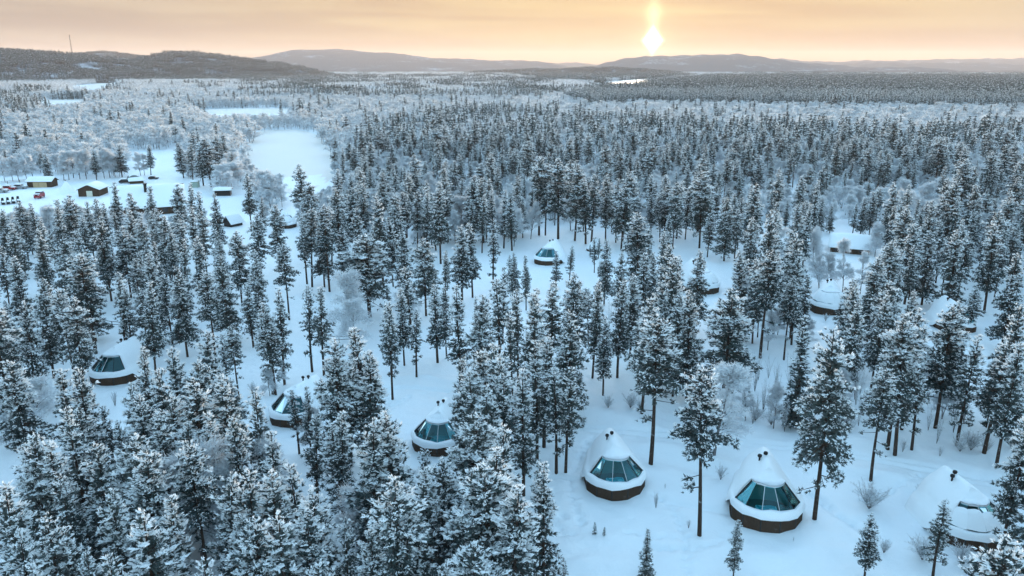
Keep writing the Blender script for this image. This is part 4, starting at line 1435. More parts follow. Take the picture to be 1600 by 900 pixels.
# trees whose tip shows while the foot is hidden: tip pixel, height, family, width factor
TIP = [
    (10, 757, 15, 'f', 1), (32, 839, 13, 'f', 1), (75, 815, 14, 'f', 1.1), (107, 825, 13, 'f', 1), (167, 770, 14, 'f', 1), (222, 805, 15, 'f', 1.4), (266, 774, 14, 's', 1.1), (272, 822, 12, 'f', 1), (345, 737, 15, 'f', 1.1), (382, 735, 15, 'f', 1),
    (45, 690, 15, 'f', 1), (82, 695, 15, 'f', 1.1), (205, 680, 15, 'f', 1), (220, 705, 15, 'f', 1.1), (155, 700, 14, 'f', 1), (182, 868, 13, 'f', 1), (325, 872, 13, 'f', 1), (300, 690, 15, 't', 1), (130, 860, 12, 'f', 1), (55, 880, 13, 'f', 1),
    (422, 733, 15, 'f', 1.1), (467, 718, 15, 's', 1.2), (497, 767, 14, 'f', 1), (577, 652, 16, 'f', 1.2), (602, 643, 16, 'f', 1.2), (612, 752, 16, 't', 1.1), (657, 697, 9, 's', 1.2), (663, 730, 14, 's', 1.3), (695, 709, 14, 'f', 1), (729, 728, 14, 's', 1.3),
    (742, 640, 16, 'f', 1), (771, 692, 16, 'f', 1.1), (791, 668, 15, 's', 1.2), (510, 872, 12, 'f', 1.1), (537, 817, 12, 's', 1), (582, 830, 12, 'f', 1), (687, 875, 12, 'f', 1), (742, 850, 13, 'f', 1.1), (762, 730, 16, 'f', 1.2), (440, 790, 15, 'f', 1.2), (400, 810, 14, 'f', 1), (470, 800, 14, 'f', 1), (635, 815, 13, 's', 1.2), (800, 760, 15, 'f', 1), (660, 800, 13, 'f', 1), (370, 800, 13, 'f', 1),
    (97, 577, 14, 's', 1.3), (122, 577, 15, 'f', 1.1), (127, 638, 12, 'f', 1), (167, 637, 9, 's', 1.2), (220, 542, 14, 's', 1.1), (207, 600, 14, 'f', 1.1), (270, 542, 15, 'f', 1.1), (220, 622, 14, 'f', 1.2), (250, 580, 15, 'f', 1.2), (320, 522, 15, 'f', 1), (350, 590, 15, 'f', 1.1), (272, 625, 14, 'f', 1.2), (300, 600, 15, 'f', 1.2), (330, 640, 14, 'f', 1.1), (360, 650, 14, 'f', 1), (285, 660, 13, 'f', 1), (250, 655, 14, 'f', 1.1), (310, 560, 14, 'f', 1),
    (402, 602, 14, 's', 1.3), (414, 466, 14, 's', 1.2), (432, 445, 15, 's', 1.1), (478, 440, 14, 's', 1.2), (497, 445, 14, 's', 1.2), (515, 532, 16, 'f', 1), (557, 512, 16, 's', 1.3), (585, 555, 14, 's', 1.2), (539, 562, 13, 's', 1.1), (570, 545, 15, 's', 1.2), (607, 475, 14, 's', 1), (717, 450, 15, 's', 1.2), (747, 465, 16, 'f', 1), (722, 558, 14, 's', 1.2), (770, 532, 17, 'f', 1), (795, 582, 15, 's', 1.3), (527, 642, 13, 's', 1), (604, 643, 12, 's', 1), (460, 610, 8.5, 's', 1.3), (479, 607, 9, 's', 1.1), (486, 647, 11, 's', 1.2), (750, 545, 16, 'f', 1), (780, 560, 16, 's', 1.2), (740, 580, 15, 's', 1.3), (760, 600, 15, 'f', 1),
    (819, 570, 15, 's', 1.3), (841, 532, 15, 's', 1.2), (852, 530, 14, 's', 1.2), (872, 572, 13, 's', 1.3), (887, 572, 13, 's', 1.3), (892, 530, 10, 's', 1.3), (892, 490, 15, 'f', 1), (1011, 470, 16, 'f', 1.1), (1083, 452, 16, 'f', 1.1), (1142, 450, 17, 'f', 1.2), (1060, 460, 15, 'f', 1), (860, 440, 15, 's', 1.3), (900, 430, 15, 'f', 1), (930, 440, 15, 'f', 1), (830, 450, 15, 's', 1.3), (970, 440, 15, 'f', 1), (990, 430, 15, 'f', 1), (1030, 440, 15, 'f', 1), (810, 455, 15, 's', 1.2), (780, 440, 15, 's', 1.2), (850, 720, 14, 's', 1.1),
    (1415, 495, 17, 'f', 1.2), (1435, 485, 16, 'f', 1), (1522, 527, 14, 's', 1.3), (1567, 537, 14, 's', 1.3), (1594, 475, 17, 'f', 1), (1604, 640, 16, 'f', 0.9), (1580, 832, 16, 'f', 1.2), (1340, 440, 15, 'f', 1), (1335, 470, 15, 'f', 1), (1380, 455, 15, 'f', 1), (1590, 540, 15, 'f', 1), (1500, 470, 13, 'f', 1),
    (30, 317, 14, 'f', 1), (52, 315, 14, 's', 1.2), (86, 312, 14, 's', 1.2), (107, 307, 15, 'f', 1), (135, 317, 14, 'f', 1), (149, 310, 15, 'f', 1), (165, 315, 14, 's', 1), (175, 282, 16, 'f', 1), (207, 300, 16, 'f', 1.2), (231, 294, 15, 's', 1.2), (275, 287, 16, 'f', 1), (294, 287, 15, 's', 1.2), (310, 300, 15, 's', 1.2), (335, 302, 15, 'f', 1), (255, 337, 16, 'f', 1.2), (367, 360, 15, 'f', 1), (235, 397, 15, 'f', 1), (130, 400, 15, 'f', 1.4), (277, 415, 15, 'f', 1), (5, 330, 15, 'f', 1), (60, 360, 15, 'f', 1), (100, 370, 15, 'f', 1.2), (190, 350, 15, 'f', 1), (310, 370, 15, 'f', 1), (345, 400, 15, 'f', 1), (20, 400, 15, 'f', 1), (60, 440, 15, 'f', 1), (95, 450, 15, 't', 1), (30, 470, 15, 'f', 1), (110, 470, 15, 't', 1), (180, 430, 14, 's', 1.2), (225, 440, 15, 'f', 1),
    (467, 255, 17, 'f', 1.4), (480, 285, 16, 'f', 1.2), (525, 262, 17, 'f', 1), (565, 265, 17, 't', 1), (595, 266, 18, 'f', 1), (632, 269, 18, 't', 1), (547, 297, 16, 'f', 1.2), (665, 295, 16, 'f', 1), (735, 275, 17, 'f', 1), (755, 279, 17, 'f', 1), (787, 297, 15, 's', 1.3), (617, 307, 16, 'f', 1.1), (630, 357, 15, 'f', 1), (662, 370, 15, 'f', 1.1), (720, 350, 16, 'f', 1.3), (737, 350, 15, 'f', 1), (695, 392, 12, 's', 1), (770, 340, 15, 's', 1.3), (640, 415, 14, 's', 1.3), (785, 422, 13, 's', 1.3), (610, 340, 15, 'f', 1), (400, 330, 15, 'f', 1.2), (385, 270, 16, 'f', 1.1), (430, 320, 15, 'f', 1), (398, 390, 15, 'f', 1), (800, 300, 15, 's', 1.2), (500, 340, 15, 'f', 1), (560, 330, 15, 'f', 1),
    (891, 380, 8, 's', 1.3), (870, 392, 8, 's', 1.4), (947, 375, 13, 'f', 1), (1165, 388, 16, 'f', 1.1), (1187, 400, 15, 'f', 1), (1092, 388, 15, 'f', 1.1), (997, 345, 15, 'f', 1), (930, 372, 8, 's', 1.2), (970, 390, 13, 'f', 1), (1010, 395, 14, 's', 1.3), (1060, 400, 14, 's', 1.2), (1240, 360, 16, 'f', 1.1), (1395, 285, 18, 'f', 1), (1480, 280, 18, 'f', 1.3), (1530, 290, 17, 'f', 1.1), (1580, 300, 17, 'f', 1.1), (1430, 350, 16, 'f', 1.1), (1500, 360, 16, 'f', 1.1), (1560, 350, 17, 'f', 1.2), (1590, 400, 16, 'f', 1), (1460, 310, 17, 'f', 1.1), (1400, 380, 15, 'f', 1), (1372, 398, 15, 'f', 1), (1250, 400, 15, 'f', 1), (1210, 330, 16, 'f', 1),
]
for px, pyt, h, fam, wd in TIP:
    x, y = at(px, pyt, h)
    put_tree(x, y, float(h) + RNG.uniform(-0.3, 0.3), kind_key(fam), fam, wide=wd * RNG.uniform(0.78, 1.02))

# snow, huts and water that the photograph shows open: nothing may grow in front of them
CLEAR = [
    [(895, 625), (1000, 645), (1110, 648), (1225, 675), (1400, 690), (1600, 705), (1600, 900), (850, 900), (868, 780), (880, 700)],
    [(588, 585), (716, 574), (722, 605), (722, 715), (634, 715), (634, 640), (600, 640)], [(390, 565), (497, 568), (500, 668), (392, 668)], [(122, 530), (215, 530), (215, 612), (122, 605)],
    [(835, 362), (965, 372), (965, 420), (835, 420)], [(1075, 400), (1152, 404), (1152, 470), (1075, 470)], [(1262, 425), (1300, 425), (1300, 485), (1262, 485)],
    [(1285, 362), (1365, 362), (1365, 415), (1285, 415)], [(1440, 452), (1600, 470), (1600, 520), (1505, 525), (1440, 480)], [(425, 325), (465, 325), (465, 365), (425, 365)],
    [(-300, 280), (60, 272), (395, 286), (395, 360), (345, 360), (330, 322), (120, 322), (-300, 322)], [(200, 236), (285, 234), (285, 285), (200, 280)], [(392, 248), (400, 216), (440, 207), (495, 216), (518, 245), (522, 268), (512, 284), (490, 294), (440, 292), (410, 272)],
    [(390, 440), (470, 430), (560, 470), (600, 540), (530, 545), (400, 540)], [(680, 380), (715, 395), (700, 410), (680, 405)], [(330, 480), (380, 480), (380, 520), (330, 520)], [(150, 490), (200, 490), (200, 540), (165, 540)],
    [(520, 560), (600, 560), (600, 600), (520, 600)], [(50, 590), (125, 585), (125, 612), (50, 640)], [(560, 780), (590, 780), (590, 870), (560, 870)], [(610, 560), (730, 560), (730, 585), (610, 590)],
    [(850, 575), (1000, 600), (1000, 645), (850, 645)], [(1490, 560), (1600, 560), (1600, 600), (1490, 600)],
] + POOLS
OPEN = [np.array([(at(*q)) for q in p]) for p in [RIVER] + POOLS]
CLEAR_NP = [np.array(p, float) for p in CLEAR]


def blocked(x, y, h, wide=1.6):
    """would a tree here stand in front of something that the photograph shows open?"""
    x, y, h = (np.asarray(v, float) for v in (x, y, h))
    bad = np.zeros(x.shape, bool)
    wob = 5 * np.sin(x * 0.21) * np.sin(y * 0.13) * np.clip(y / 400, 0.3, 3)
    for p in OPEN:
        bad |= inside(p, x + wob, y + wob)
    for f in (0.0, 0.25, 0.5, 0.75, 1.0):
        for s in ((0,) if f in (0.0,) else (-1, 0, 1)):
            px, py = pix(x + s * wide * (1 - 0.6 * f), y, h * f)
            for p in CLEAR_NP:
                lo, hi = p.min(0), p.max(0)
                m = (px >= lo[0]) & (px <= hi[0]) & (py >= lo[1]) & (py <= hi[1]) & ~bad
                if m.any():
                    bad[m] |= inside(p, px[m], py[m])
    return bad


def scatter(d0, d1, step, rng, half=37.5, jit=0.45):
    """jittered grid over the ground that the lens sees, with a margin all round"""
    xm = d1 * math.tan(R(half)) + 20
    gx, gy = np.meshgrid(np.arange(-xm, xm, step), np.arange(max(d0 * 0.75, 40), d1, step))
    x = gx.ravel() + rng.uniform(-jit, jit, gx.size) * step
    y = gy.ravel() + rng.uniform(-jit, jit, gx.size) * step
    d = np.hypot(x, y)
    m = (d >= d0) & (d < d1) & (np.abs(x) < y * math.tan(R(half)) + 18)
    return x[m], y[m], d[m]


def far_from(x, y, pts, r):
    pts = np.array(pts)
    ok = np.ones(len(x), bool)
    for i in range(0, len(x), 4000):
        s = slice(i, i + 4000)
        dd = (x[s, None] - pts[None, :, 0]) ** 2 + (y[s, None] - pts[None, :, 1]) ** 2
        ok[s] = dd.min(1) > r * r
    return ok


# thinly wooded spots (share of the grid that carries a pine), by the pixel of the middle of the crown
SPARSE = [
    ([(380, 370), (800, 360), (760, 460), (600, 540), (380, 560)], 0.07),
    ([(500, 250), (830, 250), (830, 330), (700, 330), (560, 320)], 0.15),
    ([(850, 560), (1300, 560), (1600, 600), (1600, 700), (850, 650)], 0.10),
    ([(1250, 390), (1345, 390), (1345, 500), (1250, 500)], 0.15),
    ([(820, 300), (1010, 300), (1010, 380), (820, 380)], 0.25),
    ([(1290, 300), (1470, 300), (1470, 345), (1290, 345)], 0.35),
    ([(-200, 180), (420, 180), (420, 290), (-200, 290)], 0.03),
    ([(390, 230), (620, 190), (640, 270), (500, 300)], 0.04),
    ([(0, 560), (130, 560), (130, 640), (0, 650)], 0.2),
    ([(1000, 225), (1600, 225), (1600, 290), (1000, 290)], 0.62),
    ([(800, 225), (1000, 225), (1000, 300), (800, 300)], 0.7),
]


def pine_share(px, py):
    s = np.full(px.shape, 0.55)
    for poly, v in SPARSE:
        s[inside(poly, px, py)] = v
    return s


# the rest of the pine stand, out to where single trees blur together
NEARFILL, MIDFILL = [], []
x, y, d = scatter(52, 235, 5.4, RNG)
h = RNG.normal(13.6, 2.9, len(x)).clip(5, 19.5)
px, py = pix(x, y, h * 0.55)
ok = (RNG.random(len(x)) < pine_share(px, py) * np.where(d < 150, 0.5, 0.95)) & far_from(x, y, occupied, 2.6)
x, y, h = x[ok], y[ok], h[ok]
ok = ~blocked(x, y, h)
for xx, yy, hh in zip(x[ok], y[ok], h[ok]):
    fam = RNG.choice(['f', 'f', 'f', 's', 's', 't'])
    put_tree(float(xx), float(yy), float(hh), kind_key(fam), fam, wide=RNG.uniform(0.7, 1.1))
print('TREES near', len(TREES))

# 300 that show largest become things; the others join the forest
def shows(t):
    inx = -20 < t['px'] < 1620
    bx, by = pix(t['x'], t['y'], 0)
    vis = max(0.0, min(by, 900) - max(t['py'], 0)) if inx else 0
    return vis


TREES.sort(key=lambda t: -shows(t))
HERO = [t for t in TREES if t['fam'] != 'b'][:300]
BABY = [t for t in TREES if t['fam'] == 'b']
REST = [t for t in TREES if t['fam'] != 'b'][300:]

# ------------------------------------------------------------------ trees: frosted birches, bushes and the far woods
BIRCHES = []


def put_birch(x, y, h, key, wide=1.0):
    z = float(height(x, y)) - 0.1
    tp = pix(x, y, z + h)
    BIRCHES.append(dict(x=x, y=y, z=z, h=h, key=key, wide=wide, rz=RNG.uniform(0, 6.28), px=float(tp[0]), py=float(tp[1]), d=math.hypot(x, y)))


def bkey():
    return f'birch{int(RNG.integers(0, 4))}'


for px, pyt, h, wd in [(1126, 574, 11.5, 1.3), (35, 597, 8, 1.3), (12, 625, 7, 1.2), (297, 712, 11, 1.2), (350, 730, 9, 1.0), (1215, 600, 6, 1.0), (1170, 590, 6, 1.0),
                       (1322, 575, 6, 1.0), (540, 430, 11, 1.0), (548, 470, 8, 1.0), (640, 445, 8, 1.0),
                       (1326, 374, 11, 0.8), (1298, 398, 7, 0.9), (1352, 392, 9, 0.9), (1285, 400, 7, 1.0), (720, 318, 9, 1.3), (440, 560, 4, 1.0), (418, 575, 4, 1.0), (1460, 560, 6, 1.1), (1500, 580, 6, 1.1), (1480, 600, 5, 1.1), (1580, 590, 7, 1.1),
                       (60, 700, 9, 1.0), (418, 690, 8, 1.0), (560, 765, 8, 1.0), (1215, 345, 12, 1.0), (1420, 300, 10, 1.2), (640, 800, 8, 1.0), (480, 640, 6, 1.0)]:
    x, y = at(px, pyt, h)
    put_birch(x, y, h, bkey(), wd)
for px, pyb, h, wd in [(8, 284, 9, 1.2), (20, 283, 9, 1.2), (30, 284, 10, 1.2), (42, 282, 9, 1.2), (52, 280, 10, 1.2), (100, 282, 10, 1.1), (108, 281, 11, 1.1), (125, 280, 11, 1.1), (135, 280, 12, 1.1), (163, 279, 11, 1.1), (172, 278, 12, 1.1), (180, 277, 10, 1.1), (220, 275, 10, 1.0), (226, 274, 9, 1.0),
                       (340, 300, 8, 1.7), (350, 296, 9, 1.7), (362, 292, 9, 1.8), (372, 290, 9, 1.6), (358, 300, 7, 1.6), (380, 280, 8, 1.6), (390, 300, 8, 1.3), (402, 315, 10, 1.2), (412, 320, 11, 1.2), (422, 322, 11, 1.2), (432, 318, 10, 1.2), (440, 312, 9, 1.2)]:
    x, y = at(px, pyb)
    put_birch(x, y, h, bkey(), wd)

BIRCH_SHARE = [
    ([(860, 570), (1020, 590), (1020, 650), (880, 645)], 0.45, 4.2), ([(1115, 560), (1245, 565), (1245, 665), (1115, 655)], 0.85, 4.4), ([(1280, 560), (1350, 560), (1350, 670), (1280, 670)], 0.5, 4.6),
    ([(1430, 560), (1600, 570), (1600, 680), (1430, 670)], 0.35, 4.2), ([(820, 330), (1010, 330), (1010, 372), (820, 365)], 0.2, 8.0), ([(1260, 370), (1370, 370), (1370, 430), (1330, 425), (1260, 425)], 0.3, 7.0),
    ([(520, 430), (600, 430), (600, 540), (520, 540)], 0.08, 7.0), ([(380, 550), (450, 550), (450, 600), (380, 600)], 0.25, 4.0), ([(1150, 440), (1290, 440), (1290, 540), (1150, 540)], 0.2, 6.0),
    ([(-60, 540), (90, 540), (90, 640), (-60, 640)], 0.3, 6.5), ([(800, 480), (960, 480), (960, 560), (800, 560)], 0.2, 5.0), ([(1560, 500), (1700, 500), (1700, 620), (1560, 620)], 0.25, 5.0), ([(560, 330), (840, 330), (840, 365), (560, 365)], 0.25, 8.0),
]
GRIDS = {a: scatter(55, 235, a, RNG)[:2] for a in (2.5, 3.1)}
for poly, sh, hm in BIRCH_SHARE:
    x, y = GRIDS[2.5 if hm < 5 else 3.1]
    h = RNG.normal(hm, hm * 0.18, len(x)).clip(1.5, 14)
    px, py = pix(x, y, h * 0.5)
    m = inside(poly, px, py) & (RNG.random(len(x)) < sh) & far_from(x, y, occupied, 1.1)
    m[m] &= ~blocked(x[m], y[m], h[m], 0.5)
    for xx, yy, hh in zip(x[m], y[m], h[m]):
        put_birch(float(xx), float(yy), float(hh), bkey() if hm > 5 else f'sapling{int(RNG.integers(0, 3))}', RNG.uniform(0.8, 1.3))

SHRUBS = []
for px, pyb, h, wd, n in [(1357, 798, 2.9, 1.5, 2), (1025, 790, 1.9, 0.6, 0), (1076, 822, 1.0, 0.9, 0), (1126, 748, 2.0, 0.9, 1), (1300, 668, 2.4, 1.2, 2), (1322, 668, 2.2, 1.2, 1), (1262, 678, 1.6, 1.0, 0), (1330, 672, 1.8, 1.0, 1), (1500, 705, 2.3, 1.2, 1), (1517, 703, 2.6, 1.2, 2), (1468, 716, 1.4, 0.9, 0), (1540, 706, 2.0, 1.1, 1), (1580, 700, 2.2, 1.1, 2), (1410, 708, 1.6, 0.8, 0),
                          (1440, 790, 2.2, 1.2, 1), (1440, 880, 2.4, 1.5, 2), (1500, 885, 2.2, 1.3, 1), (1240, 846, 0.5, 0.6, 0), (1039, 762, 0.7, 0.5, 0), (912, 665, 1.5, 1.0, 0), (950, 640, 2.0, 1.2, 1), (985, 640, 2.2, 1.1, 2), (1000, 645, 1.8, 1.0, 1), (1180, 655, 2.2, 1.2, 2), (1205, 662, 2.0, 1.1, 1), (1160, 650, 1.9, 1.1, 1), (1225, 665, 1.7, 1.1, 0), (1380, 868, 1.6, 1.0, 1), (1520, 895, 1.8, 1.2, 2), (395, 612, 1.8, 1.1, 1), (412, 616, 1.6, 1.0, 0), (1290, 500, 1.6, 1.0, 1), (1310, 508, 1.5, 1.0, 0), (1580, 610, 1.8, 1.2, 1), (180, 636, 2.2, 0.7, 0), (820, 640, 1.6, 1.0, 1), (760, 880, 1.6, 1.0, 1), (1548, 640, 1.9, 1.0, 2)]:
    x, y = at(px, pyb)
    SHRUBS.append(dict(x=x, y=y, z=float(height(x, y)) - 0.05, h=h, key=f'shrub{n}', wide=wd, rz=RNG.uniform(0, 6.28), px=px, py=pyb))

# ---- the woods beyond: thinner meshes for distance, small groves for the far plain and the hill sides
COARSE_P = [pine_arrays(800 + i, 14.0, (0.2, 0.3, 0.1, 0.25)[i], (1.9, 1.6, 1.6, 2.1)[i], ('cone', 'column', 'spruce', 'round')[i], step=0.85, csize=0.72, nb=7, snow=0.62, detail=False) for i in range(4)]
FARP = [pine_arrays(820 + i, 13.0, 0.15, (2.0, 1.7, 1.6)[i], ('cone', 'column', 'spruce')[i], step=1.5, csize=1.15, nb=5, snow=0.24, detail=False) for i in range(3)]
def thin_frost(a, seed, share):
    """some of the twigs carry no frost"""
    v, f = a['crown']
    m = np.random.default_rng(seed).random(len(f)) < share
    q = lambda w: (v.reshape(-1, 3, 3)[w].reshape(-1, 3), np.arange(int(w.sum()) * 3).reshape(-1, 3))
    return dict(trunk=join([a['trunk'], q(m)]), crown=q(~m))


COARSE_B = [thin_frost(birch_arrays(840 + i, 9.0, 2.4 + 0.3 * i, 760, 0.085, detail=False, stems=1 + i % 2), i, 0.14) for i in range(3)]
FARB = [thin_frost(birch_arrays(860 + i, 9.0, 2.6, 190, 0.17, detail=False), i, 0.20) for i in range(2)]


def grove(seed, kinds, n, size, hmul):
    rng = np.random.default_rng(seed)
    out = {}
    g = int(math.ceil(math.sqrt(n)))
    for j in range(n):
        a = kinds[int(rng.integers(0, len(kinds)))]
        s = rng.uniform(0.7, 1.25) * hmul
        th = rng.uniform(0, 6.3)
        off = np.array((((j % g) + rng.uniform(0.1, 0.9)) / g - 0.5, ((j // g) + rng.uniform(0.1, 0.9)) / g - 0.5, 0)) * size
        rot = np.array(((math.cos(th), -math.sin(th), 0), (math.sin(th), math.cos(th), 0), (0, 0, 1)))
        for k, (v, f) in a.items():
            out.setdefault(k, []).append((v @ rot.T * s + off, f))
    return {k: join(v) for k, v in out.items()}


def library(name, meshes):
    """sources that the woods repeat; the collection itself is not part of the scene"""
    c = bpy.data.collections.new(name)
    for i, m in enumerate(meshes):
        c.objects.link(bpy.data.objects.new(f'{name}_{i:02d}', m))
    return c


PKEYS = [k for k in NEAR if not k.startswith('baby')]
pine_lib = library('pine_source', [joined_mesh(k, NEAR[k][1]) for k in PKEYS] + [joined_mesh('pine_mid', a) for a in COARSE_P]
                   + [joined_mesh('pine_grove', grove(880 + i, FARP, 36, 46.0, 1.0)) for i in range(4)])
BKEYS = list(BIRCH)
birch_lib = library('birch_source', [joined_mesh(k, BIRCH[k][1], BIRCH_MATS) for k in BKEYS] + [joined_mesh('birch_mid', a, BIRCH_MATS) for a in COARSE_B]
                    + [joined_mesh('birch_grove', grove(890 + i, FARB, 49, 46.0, 1.0), BIRCH_MATS) for i in range(3)])
P_MID, P_FAR = len(PKEYS), len(PKEYS) + 4
B_MID, B_FAR = len(BKEYS), len(BKEYS) + 3
PP, BP = [], []                                      # (x, y, z, sx, sz, rot, index)
for t in REST:
    s = t['h'] / BASE_H[t['key']]
    PP.append((t['x'], t['y'], t['z'], s * t['wide'], s, t['rz'], PKEYS.index(t['key'])))

ZONES = [  # later ones win: outline of the crowns in the photograph, share of pine, share of birch
    ([(-900, 100), (2500, 100), (2500, 400), (-900, 400)], 0.025, 0.86),
    ([(800, 200), (2500, 200), (2500, 400), (560, 400), (600, 345)], 0.27, 0.36),
    ([(548, 222), (600, 195), (660, 175), (780, 168), (900, 174), (1000, 186), (1100, 194), (1300, 198), (2500, 202), (2500, 400), (640, 400), (600, 270), (560, 245)], 0.36, 0.36),
    ([(500, 235), (600, 236), (700, 250), (830, 268), (840, 335), (560, 325)], 0.12, 0.72),
    ([(1270, 285), (1480, 280), (1490, 345), (1270, 345)], 0.09, 0.62), ([(1170, 235), (1300, 232), (1320, 288), (1200, 292)], 0.16, 0.55), ([(1480, 230), (1600, 235), (1600, 275), (1500, 275)], 0.18, 0.5),
    ([(640, 268), (900, 250), (1000, 270), (1010, 335), (700, 345)], 0.16, 0.5), ([(1020, 290), (1090, 285), (1110, 340), (1030, 345)], 0.18, 0.5),
    ([(800, 150), (1000, 165), (1300, 165), (2500, 170), (2500, 199), (1300, 196), (1000, 186), (800, 170)], 0.03, 0.88),
    ([(880, 151), (930, 136), (1050, 124), (1120, 118), (2500, 118), (2500, 167), (1300, 164), (1100, 160), (1000, 158), (930, 162)], 0.86, 0.08),
    ([(380, 119), (800, 117), (880, 130), (850, 152), (380, 150)], 0.22, 0.66),
    ([(780, 112), (1000, 112), (1090, 117), (1000, 128), (860, 126)], 0.6, 0.3),
    ([(-900, 100), (430, 100), (430, 125), (-900, 127)], 0.8, 0.12),
    ([(1180, 108), (2500, 108), (2500, 118), (1180, 117.5)], 0.15, 0.7),
    ([(-200, 140), (50, 140), (110, 160), (40, 178), (-200, 180)], 0.22, 0.6),
]


def zone(px, py):
    a, b = np.full(px.shape, 0.05), np.full(px.shape, 0.8)
    for poly, p, q in ZONES:
        m = inside(poly, px, py)
        a[m], b[m] = p, q
    return a, b


def far_woods(d0, d1, step, pine_h, birch_h, p_idx, b_idx, p_base, b_base):
    x, y, d = scatter(d0, d1, step, RNG, 36.0)
    n = len(x)
    # clumped: stands and glades of their own inside a zone
    glade = 0.5 + 0.5 * np.sin(x * 0.021 + 2.1 * np.sin(y * 0.013)) * np.sin(y * 0.017 + 1.7 * np.sin(x * 0.011))
    hp = RNG.normal(pine_h, pine_h * 0.16, n)
    hb = RNG.normal(birch_h, birch_h * 0.16, n)
    px, py = pix(x, y, 7.0)
    a, b = zone(px, py)
    a = np.where((a > 0.1) & (a < 0.8), a * (0.55 + 0.9 * glade), a)
    u = RNG.random(n)
    isp = u < a
    isb = (~isp) & (u < a + b * np.where(a > 0.5, 1.0, 0.8 + 0.25 * glade))
    keep = (isp | isb)
    bad = np.zeros(n, bool)
    bad[keep] = blocked(x[keep], y[keep], np.where(isp, hp, hb)[keep], 1.0)
    for i in np.where(keep & ~bad)[0]:
        h_ = hp[i] if isp[i] else hb[i]
        if isp[i]:
            s = h_ / p_base
            PP.append((x[i], y[i], -0.1, s * RNG.uniform(0.85, 1.2), s, RNG.uniform(0, 6.28), int(RNG.choice(p_idx))))
        else:
            s = h_ / b_base
            BP.append((x[i], y[i], -0.1, s * RNG.uniform(1.0, 1.5), s, RNG.uniform(0, 6.28), int(RNG.choice(b_idx))))


near_idx = [i for i, k in enumerate(PKEYS)]
far_woods(235, 420, 4.6, 13.2, 6.5, near_idx, list(range(B_MID)), 15.5, 9.0)
far_woods(420, 1250, 5.6, 13.0, 8.0, list(range(P_MID, P_FAR)), list(range(B_MID, B_FAR)), 14.0, 9.0)
# groves
x, y, d = scatter(1250, 5200, 38.0, RNG, 35.0, 0.3)
px, py = pix(x, y, 7.0)
a, b = zone(px, py)
u = RNG.random(len(x))
isp = u < a
ok = (u < a + b) & ~blocked(x, y, np.full(len(x), 10.0), 18.0)
for i in np.where(ok)[0]:
    if isp[i]:
        PP.append((x[i], y[i], -0.1, 1, RNG.uniform(0.85, 1.15), RNG.uniform(0, 6.28), P_FAR + int(RNG.integers(0, 4))))
    else:
        BP.append((x[i], y[i], -0.1, 1, RNG.uniform(0.85, 1.15), RNG.uniform(0, 6.28), B_FAR + int(RNG.integers(0, 3))))
# single dark conifers standing over the birch plain
x, y, d = scatter(700, 3200, 30.0, RNG, 35.0)
px, py = pix(x, y, 7.0)
a, b = zone(px, py)
ok = (RNG.random(len(x)) < np.where(inside(ZONES[6][0], px, py), 0.5, 0.05)) & (a < 0.4) & ~blocked(x, y, np.full(len(x), 14.0), 2.0)
for i in np.where(ok)[0]:
    s = RNG.uniform(0.85, 1.45)
    PP.append((x[i], y[i], -0.1, s, s, RNG.uniform(0, 6.28), P_MID + int(RNG.integers(0, 4))))
# wooded hill sides
for hi in (0, 1, 8, 2):
    hd, half, crest, _ = HILLS[hi]
    x0, x1 = at_dist(*crest[0], hd)[0], at_dist(*crest[-1], hd)[0]
    st = 40.0 if hi < 2 else 55.0
    gx, gy = np.meshgrid(np.arange(x0, x1, st), np.arange(hd - half, hd + half * 0.35, st))
    x = gx.ravel() + RNG.uniform(-14, 14, gx.size)
    y = gy.ravel() + RNG.uniform(-14, 14, gx.size)
    z = hill_z(HILLS[hi], x, y)
    ok = (z > 0.5) & (np.abs(x) < y * 0.74) & (RNG.random(len(x)) < 0.9)
    for i in np.where(ok)[0]:
        PP.append((x[i], y[i], z[i] - 1.5, 1, RNG.uniform(0.8, 1.1), RNG.uniform(0, 6.28), P_FAR + int(RNG.integers(0, 4))))
print('FAR pines', len(PP), 'birches', len(BP))


